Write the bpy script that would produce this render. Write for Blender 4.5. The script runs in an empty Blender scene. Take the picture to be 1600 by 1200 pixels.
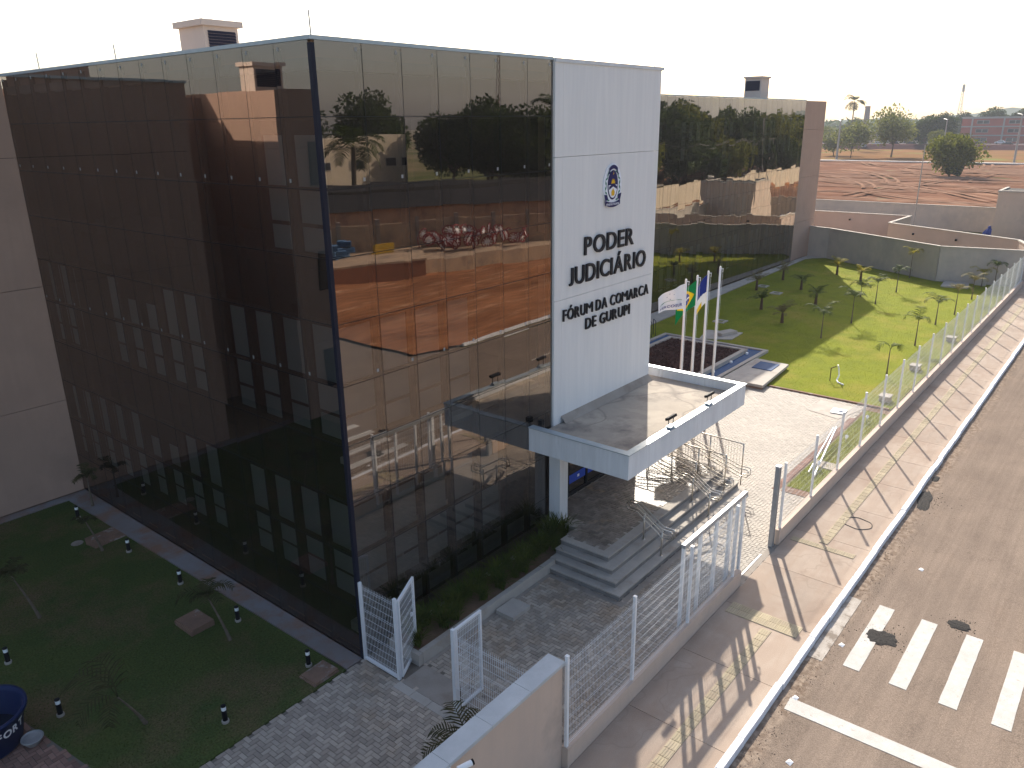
import bpy, math, random
import numpy as np
from mathutils import Matrix, Vector, Euler
random.seed(7); rng = np.random.default_rng(7)
S = bpy.context.scene
COL = S.collection
R = math.radians

# ------------------------------------------------------------------ camera, sky, sun, exposure
cam_d = bpy.data.cameras.new('camera'); cam = bpy.data.objects.new('camera', cam_d); COL.objects.link(cam)
cam_d.lens = 27.4527; cam_d.sensor_width = 36; cam_d.clip_start = 0.1; cam_d.clip_end = 9000
Mx = Matrix(((0.63138, 0.25289, -0.73308, -9.2698), (-0.77537, 0.19065, -0.60204, -12.0703), (-0.01249, 0.94852, 0.31646, 11.4581), (0, 0, 0, 1)))
cam.matrix_world = Mx
S.camera = cam
SUN_DIR = Vector((19.2, 10.9, 12.9)).normalized()
ELEV = math.asin(SUN_DIR.z); AZ = math.atan2(SUN_DIR.x, SUN_DIR.y)
w = bpy.data.worlds.new('World'); S.world = w; w.use_nodes = True
wn = w.node_tree; bg = wn.nodes['Background']
sky = wn.nodes.new('ShaderNodeTexSky'); sky.sky_type = 'NISHITA'; sky.sun_disc = False
sky.sun_elevation = ELEV; sky.sun_rotation = AZ; sky.dust_density = 4.0; sky.air_density = 1.0; sky.ozone_density = 1.0; sky.altitude = 300
wn.links.new(sky.outputs[0], bg.inputs[0]); bg.inputs[1].default_value = 0.115
sd = bpy.data.lights.new('sun', 'SUN'); sun = bpy.data.objects.new('sun', sd); COL.objects.link(sun)
sd.energy = 4.3; sd.angle = R(0.55); sd.color = (1.0, 0.93, 0.82)
sun.rotation_euler = (-SUN_DIR).to_track_quat('-Z', 'Y').to_euler(); sun.location = (0, 0, 60)
S.view_settings.view_transform = 'Standard'; S.view_settings.look = 'None'
S.view_settings.exposure = 1.15; S.view_settings.gamma = 1.0; S.view_settings.use_curve_mapping = False
S.cycles.max_bounces = 8; S.cycles.transparent_max_bounces = 16
S.cycles.glossy_bounces = 3; S.cycles.volume_bounces = 0

# ------------------------------------------------------------------ materials
def nt(name):
    m = bpy.data.materials.new(name); m.use_nodes = True
    return m, m.node_tree, m.node_tree.nodes['Principled BSDF']
def srgb(*c): return tuple(((x/255)/12.92 if x/255 <= .04045 else ((x/255+.055)/1.055)**2.4) for x in c)
def mat(name, base, var=None, scale=1.0, rough=0.8, bump=0.0, bscale=30.0, metal=0.0, spec=0.12, stretch=(1,1,1), rand=0.0, fine=0.0, detail=6, third=None, tscale=0.3, tlo=.5, thi=.62):
    m, t, p = nt(name); N = t.nodes; L = t.links
    g = N.new('ShaderNodeNewGeometry'); mp = N.new('ShaderNodeMapping'); mp.inputs['Scale'].default_value = stretch
    L.new(g.outputs['Position'], mp.inputs[0])
    p.inputs['Roughness'].default_value = rough; p.inputs['Metallic'].default_value = metal
    p.inputs['Specular IOR Level'].default_value = spec
    col = None
    if var:
        n = N.new('ShaderNodeTexNoise'); n.inputs['Scale'].default_value = scale; n.inputs['Detail'].default_value = detail; n.inputs['Roughness'].default_value = .62
        L.new(mp.outputs[0], n.inputs[0])
        cr = N.new('ShaderNodeMapRange'); cr.inputs[1].default_value = .32; cr.inputs[2].default_value = .68
        L.new(n.outputs[0], cr.inputs[0])
        mx = N.new('ShaderNodeMix'); mx.data_type = 'RGBA'; mx.inputs[6].default_value = (*base, 1); mx.inputs[7].default_value = (*var, 1)
        L.new(cr.outputs[0], mx.inputs[0]); col = mx.outputs[2]
    else:
        c = N.new('ShaderNodeRGB'); c.outputs[0].default_value = (*base, 1); col = c.outputs[0]
    if third:
        n = N.new('ShaderNodeTexNoise'); n.inputs['Scale'].default_value = tscale; n.inputs['Detail'].default_value = 8; n.inputs['Roughness'].default_value = .65
        L.new(mp.outputs[0], n.inputs[0])
        cr = N.new('ShaderNodeMapRange'); cr.inputs[1].default_value = tlo; cr.inputs[2].default_value = thi
        L.new(n.outputs[0], cr.inputs[0])
        mx = N.new('ShaderNodeMix'); mx.data_type = 'RGBA'; mx.inputs[7].default_value = (*third, 1)
        L.new(cr.outputs[0], mx.inputs[0]); L.new(col, mx.inputs[6]); col = mx.outputs[2]
    if fine:
        n = N.new('ShaderNodeTexNoise'); n.inputs['Scale'].default_value = bscale; n.inputs['Detail'].default_value = 4
        L.new(mp.outputs[0], n.inputs[0])
        cr = N.new('ShaderNodeMapRange'); cr.inputs[3].default_value = 1-fine; cr.inputs[4].default_value = 1+fine; cr.inputs[1].default_value = .3; cr.inputs[2].default_value = .7
        L.new(n.outputs[0], cr.inputs[0])
        h = N.new('ShaderNodeHueSaturation'); L.new(cr.outputs[0], h.inputs['Value']); L.new(col, h.inputs['Color']); col = h.outputs[0]
    if rand:
        at = N.new('ShaderNodeAttribute'); at.attribute_name = 'pv'
        oi = N.new('ShaderNodeObjectInfo'); ad = N.new('ShaderNodeMath'); ad.operation = 'ADD'
        L.new(at.outputs['Fac'], ad.inputs[0]); L.new(oi.outputs['Random'], ad.inputs[1])
        fr = N.new('ShaderNodeMath'); fr.operation = 'FRACT'; L.new(ad.outputs[0], fr.inputs[0])
        cr = N.new('ShaderNodeMapRange'); cr.inputs[3].default_value = 1-rand; cr.inputs[4].default_value = 1+rand
        L.new(fr.outputs[0], cr.inputs[0])
        h = N.new('ShaderNodeHueSaturation'); L.new(cr.outputs[0], h.inputs['Value']); L.new(col, h.inputs['Color']); col = h.outputs[0]
    L.new(col, p.inputs['Base Color'])
    if bump:
        n = N.new('ShaderNodeTexNoise'); n.inputs['Scale'].default_value = bscale; n.inputs['Detail'].default_value = 5
        L.new(mp.outputs[0], n.inputs[0])
        b = N.new('ShaderNodeBump'); b.inputs['Strength'].default_value = bump; b.inputs['Distance'].default_value = 0.02
        L.new(n.outputs[0], b.inputs['Height']); L.new(b.outputs[0], p.inputs['Normal'])
    return m

def glass_mat(name, base_f, power, tint, trans, wob, wscale, wdist):
    m, t, p = nt(name); N = t.nodes; L = t.links; N.remove(p)
    out = N['Material Output']
    g = N.new('ShaderNodeNewGeometry')
    n = N.new('ShaderNodeTexNoise'); n.inputs['Scale'].default_value = wscale; n.inputs['Detail'].default_value = 1.0
    oi = N.new('ShaderNodeObjectInfo'); ad = N.new('ShaderNodeVectorMath'); ad.operation = 'ADD'
    sc = N.new('ShaderNodeVectorMath'); sc.operation = 'SCALE'; sc.inputs[3].default_value = 0.0
    cb = N.new('ShaderNodeCombineXYZ'); L.new(oi.outputs['Random'], cb.inputs[0]); L.new(cb.outputs[0], sc.inputs[0])
    L.new(g.outputs['Position'], ad.inputs[0]); L.new(sc.outputs[0], ad.inputs[1]); L.new(ad.outputs[0], n.inputs[0])
    b = N.new('ShaderNodeBump'); b.inputs['Strength'].default_value = wob; b.inputs['Distance'].default_value = wdist
    L.new(n.outputs[0], b.inputs['Height'])
    gl = N.new('ShaderNodeBsdfGlossy'); gl.inputs['Roughness'].default_value = 0.0; gl.inputs['Color'].default_value = (*tint, 1)
    L.new(b.outputs[0], gl.inputs['Normal'])
    tr = N.new('ShaderNodeBsdfTransparent'); tr.inputs['Color'].default_value = (*trans, 1)
    lw = N.new('ShaderNodeLayerWeight'); lw.inputs['Blend'].default_value = 0.5
    pw = N.new('ShaderNodeMath'); pw.operation = 'POWER'; pw.inputs[1].default_value = power; L.new(lw.outputs['Facing'], pw.inputs[0])
    mr = N.new('ShaderNodeMapRange'); mr.inputs[3].default_value = base_f; mr.inputs[4].default_value = 1.0; L.new(pw.outputs[0], mr.inputs[0])
    mx = N.new('ShaderNodeMixShader'); L.new(mr.outputs[0], mx.inputs[0]); L.new(tr.outputs[0], mx.inputs[1]); L.new(gl.outputs[0], mx.inputs[2])
    L.new(mx.outputs[0], out.inputs[0])
    return m
def leaf_mat(name, c1, c2, scale=1.5, trans=0.35, rough=0.5, tc=None):
    m, t, p = nt(name); N = t.nodes; L = t.links
    g = N.new('ShaderNodeNewGeometry'); n = N.new('ShaderNodeTexNoise'); n.inputs['Scale'].default_value = scale; n.inputs['Detail'].default_value = 4
    L.new(g.outputs['Position'], n.inputs[0])
    cr = N.new('ShaderNodeMapRange'); cr.inputs[1].default_value = .35; cr.inputs[2].default_value = .65; L.new(n.outputs[0], cr.inputs[0])
    at = N.new('ShaderNodeAttribute'); at.attribute_name = 'pv'
    av = N.new('ShaderNodeMath'); av.operation = 'MULTIPLY_ADD'; av.inputs[1].default_value = .5; L.new(at.outputs['Fac'], av.inputs[0])
    hf = N.new('ShaderNodeMath'); hf.operation = 'MULTIPLY'; hf.inputs[1].default_value = .5; L.new(cr.outputs[0], hf.inputs[0]); L.new(hf.outputs[0], av.inputs[2])
    mx = N.new('ShaderNodeMix'); mx.data_type = 'RGBA'; mx.inputs[6].default_value = (*c1, 1); mx.inputs[7].default_value = (*c2, 1)
    L.new(av.outputs[0], mx.inputs[0]); L.new(mx.outputs[2], p.inputs['Base Color'])
    p.inputs['Roughness'].default_value = max(rough, .7); p.inputs['Specular IOR Level'].default_value = .06
    tl = N.new('ShaderNodeBsdfTranslucent'); L.new(mx.outputs[2], tl.inputs[0])
    ms = N.new('ShaderNodeMixShader'); ms.inputs[0].default_value = trans
    L.new(p.outputs[0], ms.inputs[1]); L.new(tl.outputs[0], ms.inputs[2]); L.new(ms.outputs[0], N['Material Output'].inputs[0])
    return m
M = {}
M['glass'] = glass_mat('bronze_glass', .190, 5.5, (1, .89, .82), (.34, .335, .335), .5, .55, .006)
M['glass_far'] = glass_mat('bronze_glass_wavy', .27, 3.6, (1, .93, .84), (.25, .245, .24), .5, .45, .030)
M['frame'] = mat('dark_frame', (.018, .018, .022), rough=.45)
M['post'] = mat('blue_black_aluminium', (.012, .014, .028), rough=.45)
M['coping'] = mat('pale_metal_coping', (.42, .47, .50), (.34, .40, .43), 2, rough=.35, metal=.3)
M['white_panel'] = mat('white_metal_cladding', (.75, .745, .735), (.70, .70, .695), .9, rough=.5, stretch=(3, 3, .35), bump=.08, bscale=6)
M['white_wall'] = mat('white_painted_fascia', (.70, .72, .74), (.58, .60, .62), 1.2, rough=.7, stretch=(2.2, 2.2, .3), third=(.40, .40, .39), tscale=1.5, tlo=.62, thi=.8)
M['tan'] = mat('tan_render', (.47, .32, .245), (.42, .285, .22), .6, rough=.9, bump=.1, bscale=60, third=(.36, .25, .195), tscale=.35, tlo=.55, thi=.8)
M['beige'] = mat('beige_render', (.57, .45, .365), (.52, .41, .335), .8, rough=.9, bump=.12, bscale=50, third=(.34, .28, .24), tscale=.6, tlo=.55, thi=.8)
M['pinkbeige'] = mat('pinkish_beige_render', (.44, .35, .295), (.40, .32, .27), .8, rough=.9)
M['cream'] = mat('cream_render', (.55, .47, .36), (.48, .41, .31), .8, rough=.9, third=(.36, .30, .24), tscale=.5, tlo=.55, thi=.75)
M['greybeige'] = mat('grey_beige_render', (.48, .42, .36), (.43, .375, .32), .8, rough=.9, third=(.35, .315, .29), tscale=.4, tlo=.5, thi=.75)
M['concrete'] = mat('concrete', (.34, .30, .26), (.27, .235, .20), 1.3, rough=.9, bump=.2, bscale=25, third=(.20, .15, .115), tscale=.8, tlo=.52, thi=.75)
M['vent_glare'] = mat('sky_glare_render', (.66, .55, .47), (.60, .50, .43), 1, rough=.9)  # vent render lightened: the bright sky's halo is put into its colour
M['coping_blue'] = mat('bluish_concrete_coping', (.50, .52, .53), (.42, .44, .45), 2, rough=.9, third=(.36, .36, .35), tscale=1.2, tlo=.55, thi=.7)
M['concrete_lt'] = mat('light_concrete', (.46, .42, .37), (.38, .345, .305), 1.6, rough=.88, bump=.15, bscale=30, third=(.30, .24, .19), tscale=.9, tlo=.55, thi=.75)
M['pathcon'] = mat('stained_path_concrete', (.225, .185, .165), (.25, .25, .26), .5, rough=.9, bump=.2, bscale=25, third=(.25, .15, .105), tscale=.8, tlo=.45, thi=.62)
M['canopy_deck'] = mat('canopy_deck_screed', (.43, .375, .31), (.34, .295, .245), .9, rough=.9, bump=.15, bscale=20, third=(.21, .185, .165), tscale=.55, tlo=.50, thi=.62)
M['sidewalk'] = mat('dusty_sidewalk_concrete', (.42, .34, .275), (.35, .275, .22), .7, rough=.95, bump=.15, bscale=40, rand=.06, third=(.29, .21, .16), tscale=.45, tlo=.5, thi=.75, fine=.06)
M['kerb'] = mat('whitewashed_kerb', (.74, .75, .78), (.62, .63, .66), 3, rough=.8, bump=.5, bscale=9, third=(.36, .31, .27), tscale=2.2, tlo=.6, thi=.7)
M['asphalt'] = mat('dusty_asphalt', (.235, .185, .148), (.175, .138, .112), .5, spec=0, rough=.95, bump=.5, bscale=45, fine=.28, third=(.24, .185, .145), tscale=.22, tlo=.52, thi=.72)
def add_gutter(m):
    t = m.node_tree; N = t.nodes; L = t.links; p = N['Principled BSDF']; src = p.inputs['Base Color'].links[0].from_socket
    g = N.new('ShaderNodeNewGeometry'); sp = N.new('ShaderNodeSeparateXYZ'); L.new(g.outputs['Position'], sp.inputs[0])
    n = N.new('ShaderNodeTexNoise'); n.inputs['Scale'].default_value = 1.1; n.inputs['Detail'].default_value = 9; n.inputs['Roughness'].default_value = .7; L.new(g.outputs['Position'], n.inputs[0])
    a = N.new('ShaderNodeMath'); a.operation = 'MULTIPLY_ADD'; a.inputs[1].default_value = 1.7; L.new(n.outputs[0], a.inputs[0]); L.new(sp.outputs[1], a.inputs[2])
    r_ = N.new('ShaderNodeMapRange'); r_.inputs[1].default_value = -7.42; r_.inputs[2].default_value = -6.98; r_.inputs[4].default_value = .9; L.new(a.outputs[0], r_.inputs[0])
    # only near the kerb: y > -9.2
    k = N.new('ShaderNodeMath'); k.operation = 'GREATER_THAN'; k.inputs[1].default_value = -9.4; L.new(sp.outputs[1], k.inputs[0])
    mu = N.new('ShaderNodeMath'); mu.operation = 'MULTIPLY'; L.new(r_.outputs[0], mu.inputs[0]); L.new(k.outputs[0], mu.inputs[1])
    n2 = N.new('ShaderNodeTexNoise'); n2.inputs['Scale'].default_value = 7; n2.inputs['Detail'].default_value = 6; L.new(g.outputs['Position'], n2.inputs[0])
    c = N.new('ShaderNodeMix'); c.data_type = 'RGBA'; c.inputs[6].default_value = (.16, .115, .085, 1); c.inputs[7].default_value = (.33, .26, .20, 1)
    r2 = N.new('ShaderNodeMapRange'); r2.inputs[1].default_value = .4; r2.inputs[2].default_value = .6; L.new(n2.outputs[0], r2.inputs[0]); L.new(r2.outputs[0], c.inputs[0])
    mx = N.new('ShaderNodeMix'); mx.data_type = 'RGBA'; L.new(mu.outputs[0], mx.inputs[0]); L.new(src, mx.inputs[6]); L.new(c.outputs[2], mx.inputs[7]); L.new(mx.outputs[2], p.inputs['Base Color'])
add_gutter(M['asphalt'])
M['dust'] = mat('road_edge_dust', (.30, .225, .165), (.23, .17, .125), 1.1, rough=1, bump=.4, bscale=30, fine=.12, third=(.13, .10, .08), tscale=.8, tlo=.55, thi=.7)
M['paint'] = mat('road_paint', (.52, .50, .47), (.43, .41, .38), 4, rough=.8, third=(.34, .29, .25), tscale=9, tlo=.58, thi=.72, bump=.3, bscale=60)
M['paint_worn'] = mat('worn_road_paint', (.42, .38, .34), (.27, .235, .20), 3, rough=.85, third=(.20, .165, .135), tscale=3, tlo=.5, thi=.6)
M['patch'] = mat('fresh_asphalt', (.025, .024, .024), (.05, .045, .042), 20, rough=.9, bump=1, bscale=60)
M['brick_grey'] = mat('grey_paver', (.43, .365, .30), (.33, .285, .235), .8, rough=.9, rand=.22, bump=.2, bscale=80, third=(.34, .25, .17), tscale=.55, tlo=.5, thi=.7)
M['joint'] = mat('sandy_joint', (.18, .155, .13), (.14, .12, .10), 4, rough=1)
M['joint_lt'] = mat('pale_sandy_joint', (.25, .21, .17), (.20, .17, .14), 4, rough=1)
M['brick_sunlit'] = mat('sunlit_paver', (.33, .29, .245), (.28, .245, .208), .5, rough=.75, spec=.5, rand=.09, bump=.2, bscale=80, third=(.40, .33, .26), tscale=.4, tlo=.58, thi=.8)  # copy of the court paver, its colour toned for the sunlit stretch
M['brick_brown'] = mat('brown_stained_paver', (.27, .235, .20), (.17, .14, .115), 2.2, rough=.5, spec=.5, rand=.25, bump=.25, bscale=60, third=(.36, .25, .14), tscale=.9, tlo=.58, thi=.72)
M['brick_red'] = mat('reddish_paver', (.27, .16, .125), (.22, .135, .11), 1, rough=.9, rand=.25)
M['grass'] = mat('lawn_turf', (.195, .215, .012), (.140, .165, .013), .9, rough=1, spec=.1, bump=1.0, bscale=22, fine=.22, third=(.25, .215, .035), tscale=.33, tlo=.50, thi=.70, stretch=(1, 1, 1))
M['blade'] = leaf_mat('grass_blade', (.17, .195, .010), (.27, .265, .020), 1.1, .4)
M['grass_shade'] = mat('shade_toned_turf', (.085, .105, .030), (.060, .088, .027), .5, rough=1, spec=.1, bump=1.0, bscale=22, fine=.3, third=(.145, .105, .055), tscale=.42, tlo=.48, thi=.66)  # same grass with shade put into its colour; brown patches are dry turf
M['blade_dk'] = leaf_mat('shade_toned_blade', (.055, .085, .022), (.115, .115, .034), 1.3, .35)  # blades darkened in colour to match the shaded turf
M['soil'] = mat('red_brown_soil', (.20, .125, .08), (.14, .09, .06), 3, rough=1, bump=.6, bscale=20)
M['mulch'] = mat('dark_mulch', (.11, .055, .048), (.055, .030, .027), 9, rough=1, bump=1.2, bscale=16, rand=.35)
M['dirt'] = mat('graded_red_dirt', (.36, .165, .082), (.21, .088, .043), .22, spec=0, rough=1, bump=.6, bscale=1.6, stretch=(.35, 1.6, 1), fine=.25, third=(.46, .27, .16), tscale=.5, tlo=.55, thi=.68, detail=9)
M['dirt2'] = mat('tyre_marked_dirt', (.195, .103, .068), (.125, .064, .043), .12, spec=0, rough=1, bump=.6, bscale=1.2, stretch=(1, .4, 1), fine=.12, third=(.30, .175, .115), tscale=.2, tlo=.50, thi=.66, detail=9)
M['verge'] = mat('dry_verge', (.23, .125, .065), (.17, .10, .05), .07, spec=0, rough=1, third=(.17, .17, .06), tscale=.05, tlo=.55, thi=.65)
M['ground'] = mat('dry_earth', (.30, .21, .14), (.20, .17, .09), .02, spec=0, rough=1, third=(.10, .12, .05), tscale=.01, tlo=.45, thi=.6)
M['white_steel'] = mat('white_powder_coated_steel', (.74, .75, .76), rough=.4, spec=.5)
M['galv'] = mat('galvanised_steel', (.42, .43, .44), (.34, .35, .36), 5, rough=.45, metal=.4)
M['inox'] = mat('stainless_steel', (.60, .56, .50), rough=.28, metal=1.0)
M['black'] = mat('black_plastic', (.012, .012, .014), rough=.5)
M['lens'] = mat('frosted_lens', (.93, .95, .96), rough=.3)
M['louver'] = mat('navy_louver', (.025, .027, .05), rough=.5)
M['letter'] = mat('charcoal_letter', (.022, .022, .026), rough=.5)
M['blind'] = mat('grey_roller_blind', (.44, .49, .47), (.38, .43, .41), 1, rough=.9)
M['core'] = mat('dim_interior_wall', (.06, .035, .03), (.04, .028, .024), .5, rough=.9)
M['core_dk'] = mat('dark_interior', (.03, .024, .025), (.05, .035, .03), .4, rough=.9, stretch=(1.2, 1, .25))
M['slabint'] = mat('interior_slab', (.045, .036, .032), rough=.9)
M['mullion'] = mat('brown_mullion', (.040, .024, .019), rough=.6)
M['sill'] = mat('interior_sill', (.40, .40, .36), rough=.8)
M['tank'] = mat('blue_polyethylene', (.016, .028, .085), (.013, .023, .07), 2, rough=.4)
M['water'] = mat('still_dark_water', (.008, .012, .022), rough=.05, spec=.8)
M['riser'] = mat('shade_toned_riser', (.25, .235, .225), (.20, .19, .18), 2, rough=.95, third=(.15, .13, .115), tscale=2, tlo=.5, thi=.7)  # darker than the treads: shade on the upright faces is put into this colour
M['bluetile'] = mat('blue_pool_tile', (.03, .085, .20), (.025, .065, .16), 6, rough=.75, spec=.2)
M['yellow_tile'] = mat('yellow_tactile_tile', (.43, .365, .245), (.39, .32, .235), 2.5, rough=.85, rand=.12, third=(.38, .28, .19), tscale=1.3, tlo=.55, thi=.75)
M['cover'] = mat('rusty_concrete_cover', (.27, .165, .115), (.20, .13, .095), 4, rough=.95, bump=.3, bscale=30, third=(.33, .29, .26), tscale=2.5, tlo=.55, thi=.65)
M['bluepaint'] = mat('blue_film_stripe', (.035, .08, .42), rough=.4)
M['white'] = mat('white_paint', (.80, .80, .80), rough=.6)
M['trunk'] = mat('palm_trunk', (.13, .075, .05), (.08, .05, .035), 12, rough=1, bump=.8, bscale=40)
M['stem'] = mat('palm_stem', (.13, .10, .07), (.19, .155, .12), 8, rough=.9)
M['bark'] = mat('tree_bark', (.12, .085, .065), (.075, .055, .045), 3, rough=1)
M['frond'] = leaf_mat('palm_frond', (.050, .075, .018), (.12, .14, .030), 3, .2)
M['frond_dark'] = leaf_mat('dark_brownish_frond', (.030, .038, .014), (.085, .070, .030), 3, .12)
M['frond_yellow'] = leaf_mat('yellowing_frond', (.22, .20, .025), (.30, .25, .04), 3, .45)
M['frond_dry'] = leaf_mat('dry_frond', (.19, .15, .06), (.14, .13, .05), 3, .2)
M['frond_grey'] = leaf_mat('silvery_frond', (.045, .065, .022), (.10, .12, .045), 3, .15, .6)
M['liriope'] = leaf_mat('strap_leaf', (.035, .065, .014), (.13, .15, .030), 2, .35)
M['leaf_dk'] = leaf_mat('dark_foliage', (.022, .042, .010), (.060, .085, .020), .5, .3)
M['leaf_md'] = leaf_mat('mid_foliage', (.06, .080, .010), (.17, .17, .022), .4, .35)
M['leaf_lt'] = leaf_mat('light_foliage', (.10, .12, .03), (.19, .19, .06), .4, .4)
M['leaf_far'] = leaf_mat('far_foliage', (.035, .055, .02), (.07, .095, .035), .1, .3)
M['brickred'] = mat('red_brick_wall', (.40, .10, .075), (.33, .085, .065), .5, rough=.9)
M['rustbrick'] = mat('rusty_brick', (.30, .135, .075), (.24, .11, .065), 1, rough=1)
M['farstreet'] = mat('far_concrete_yard', (.24, .21, .20), (.19, .165, .155), .05, spec=0, rough=1)
M['band'] = mat('pale_band', (.36, .33, .31), rough=.9)
M['darkroof'] = mat('weathered_roof_sheet', (.030, .028, .030), (.02, .019, .02), .4, rough=.9, stretch=(3, .3, 1))
M['blockwall'] = mat('blockwork', (.50, .36, .24), (.38, .28, .20), .8, rough=1, third=(.20, .15, .12), tscale=.5, tlo=.5, thi=.7)
M['win'] = mat('dark_window_glass', (.03, .035, .045), rough=.15, spec=.8)
M['hill'] = mat('wooded_hill', (.035, .055, .025), (.055, .070, .035), .02, spec=0, rough=1)
M['tarp'] = mat('blue_tarpaulin', (.02, .04, .20), rough=.5)
M['fw'] = mat('white_flag_cloth', (.80, .80, .82), rough=.8); M['fg'] = mat('green_flag_cloth', (.0, .18, .05), rough=.8)
M['yb'] = mat('faded_yellow_board', (.50, .32, .03), (.40, .26, .05), 3, rough=.8); M['fy'] = mat('yellow_cloth', (.75, .52, .01), rough=.8); M['fb'] = mat('navy_flag_cloth', (.015, .03, .22), rough=.8)
M['emb_b'] = mat('emblem_navy', (.02, .02, .10), rough=.5); M['emb_y'] = mat('emblem_gold', (.70, .42, .02), rough=.5)
M['emb_w'] = mat('emblem_white', (.78, .80, .86), rough=.5); M['emb_g'] = mat('emblem_green', (.03, .20, .12), rough=.5)
M['rustred'] = mat('faded_red_metal', (.20, .09, .08), rough=.8); M['redpaint'] = mat('red_painted_metal', (.30, .05, .05), rough=.6); M['bluecrate'] = mat('blue_crate', (.10, .19, .33), rough=.6)
M['carw'] = mat('white_car_paint', (.65, .66, .68), rough=.3); M['carb'] = mat('blue_grey_car_paint', (.06, .10, .16), rough=.3); M['cark'] = mat('dark_car_paint', (.03, .03, .035), rough=.3); M['tyre'] = mat('tyre_rubber', (.012, .012, .012), rough=.8)
M['wood'] = mat('utility_pole_concrete', (.34, .31, .28), rough=.9); M['cable'] = mat('black_cable', (.01, .01, .01), rough=.6)

def add_cracks(m, scale, width, col, strength, stretch=(1, 1, 1), detail=3):
    t = m.node_tree; N = t.nodes; L = t.links; p = N['Principled BSDF']; src = p.inputs['Base Color'].links[0].from_socket
    g = N.new('ShaderNodeNewGeometry'); mp = N.new('ShaderNodeMapping'); mp.inputs['Scale'].default_value = stretch; L.new(g.outputs['Position'], mp.inputs[0])
    n = N.new('ShaderNodeTexNoise'); n.inputs['Scale'].default_value = scale; n.inputs['Detail'].default_value = detail; n.inputs['Roughness'].default_value = .55; L.new(mp.outputs[0], n.inputs[0])
    a = N.new('ShaderNodeMath'); a.operation = 'SUBTRACT'; a.inputs[1].default_value = .5; L.new(n.outputs[0], a.inputs[0])
    b = N.new('ShaderNodeMath'); b.operation = 'ABSOLUTE'; L.new(a.outputs[0], b.inputs[0])
    r_ = N.new('ShaderNodeMapRange'); r_.inputs[1].default_value = 0; r_.inputs[2].default_value = width; r_.inputs[3].default_value = strength; r_.inputs[4].default_value = 0; L.new(b.outputs[0], r_.inputs[0])
    mx = N.new('ShaderNodeMix'); mx.data_type = 'RGBA'; mx.inputs[7].default_value = (*col, 1); L.new(r_.outputs[0], mx.inputs[0]); L.new(src, mx.inputs[6]); L.new(mx.outputs[2], p.inputs['Base Color'])
add_cracks(M['canopy_deck'], .40, .014, (.19, .165, .145), .6, detail=2); add_cracks(M['canopy_deck'], .9, .05, (.29, .26, .225), .4)
add_cracks(M['asphalt'], .5, .004, (.09, .07, .056), .4, detail=5); add_cracks(M['asphalt'], 1.0, .10, (.26, .205, .165), .30, (.12, 1.6, 1))
add_cracks(M['asphalt'], 1.7, .10, (.14, .112, .092), .25, (.06, 2.2, 1))
add_cracks(M['sidewalk'], .22, .004, (.20, .155, .12), .3, detail=4); add_cracks(M['sidewalk'], 1.1, .09, (.34, .25, .19), .35, (.3, 1.4, 1))
add_cracks(M['white_panel'], 3.2, .10, (.64, .64, .65), .30, (1.5, 1.5, .07)); add_cracks(M['white_wall'], 4.5, .10, (.56, .57, .58), .30, (1.5, 1.5, .12))
add_cracks(M['tan'], 2.2, .12, (.39, .27, .21), .25, (1.2, 1.2, .10)); add_cracks(M['beige'], 2.2, .10, (.47, .385, .325), .25, (1.2, 1.2, .15))
add_cracks(M['greybeige'], 1.6, .10, (.385, .35, .315), .30, (1.0, 1.0, .16))
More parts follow.
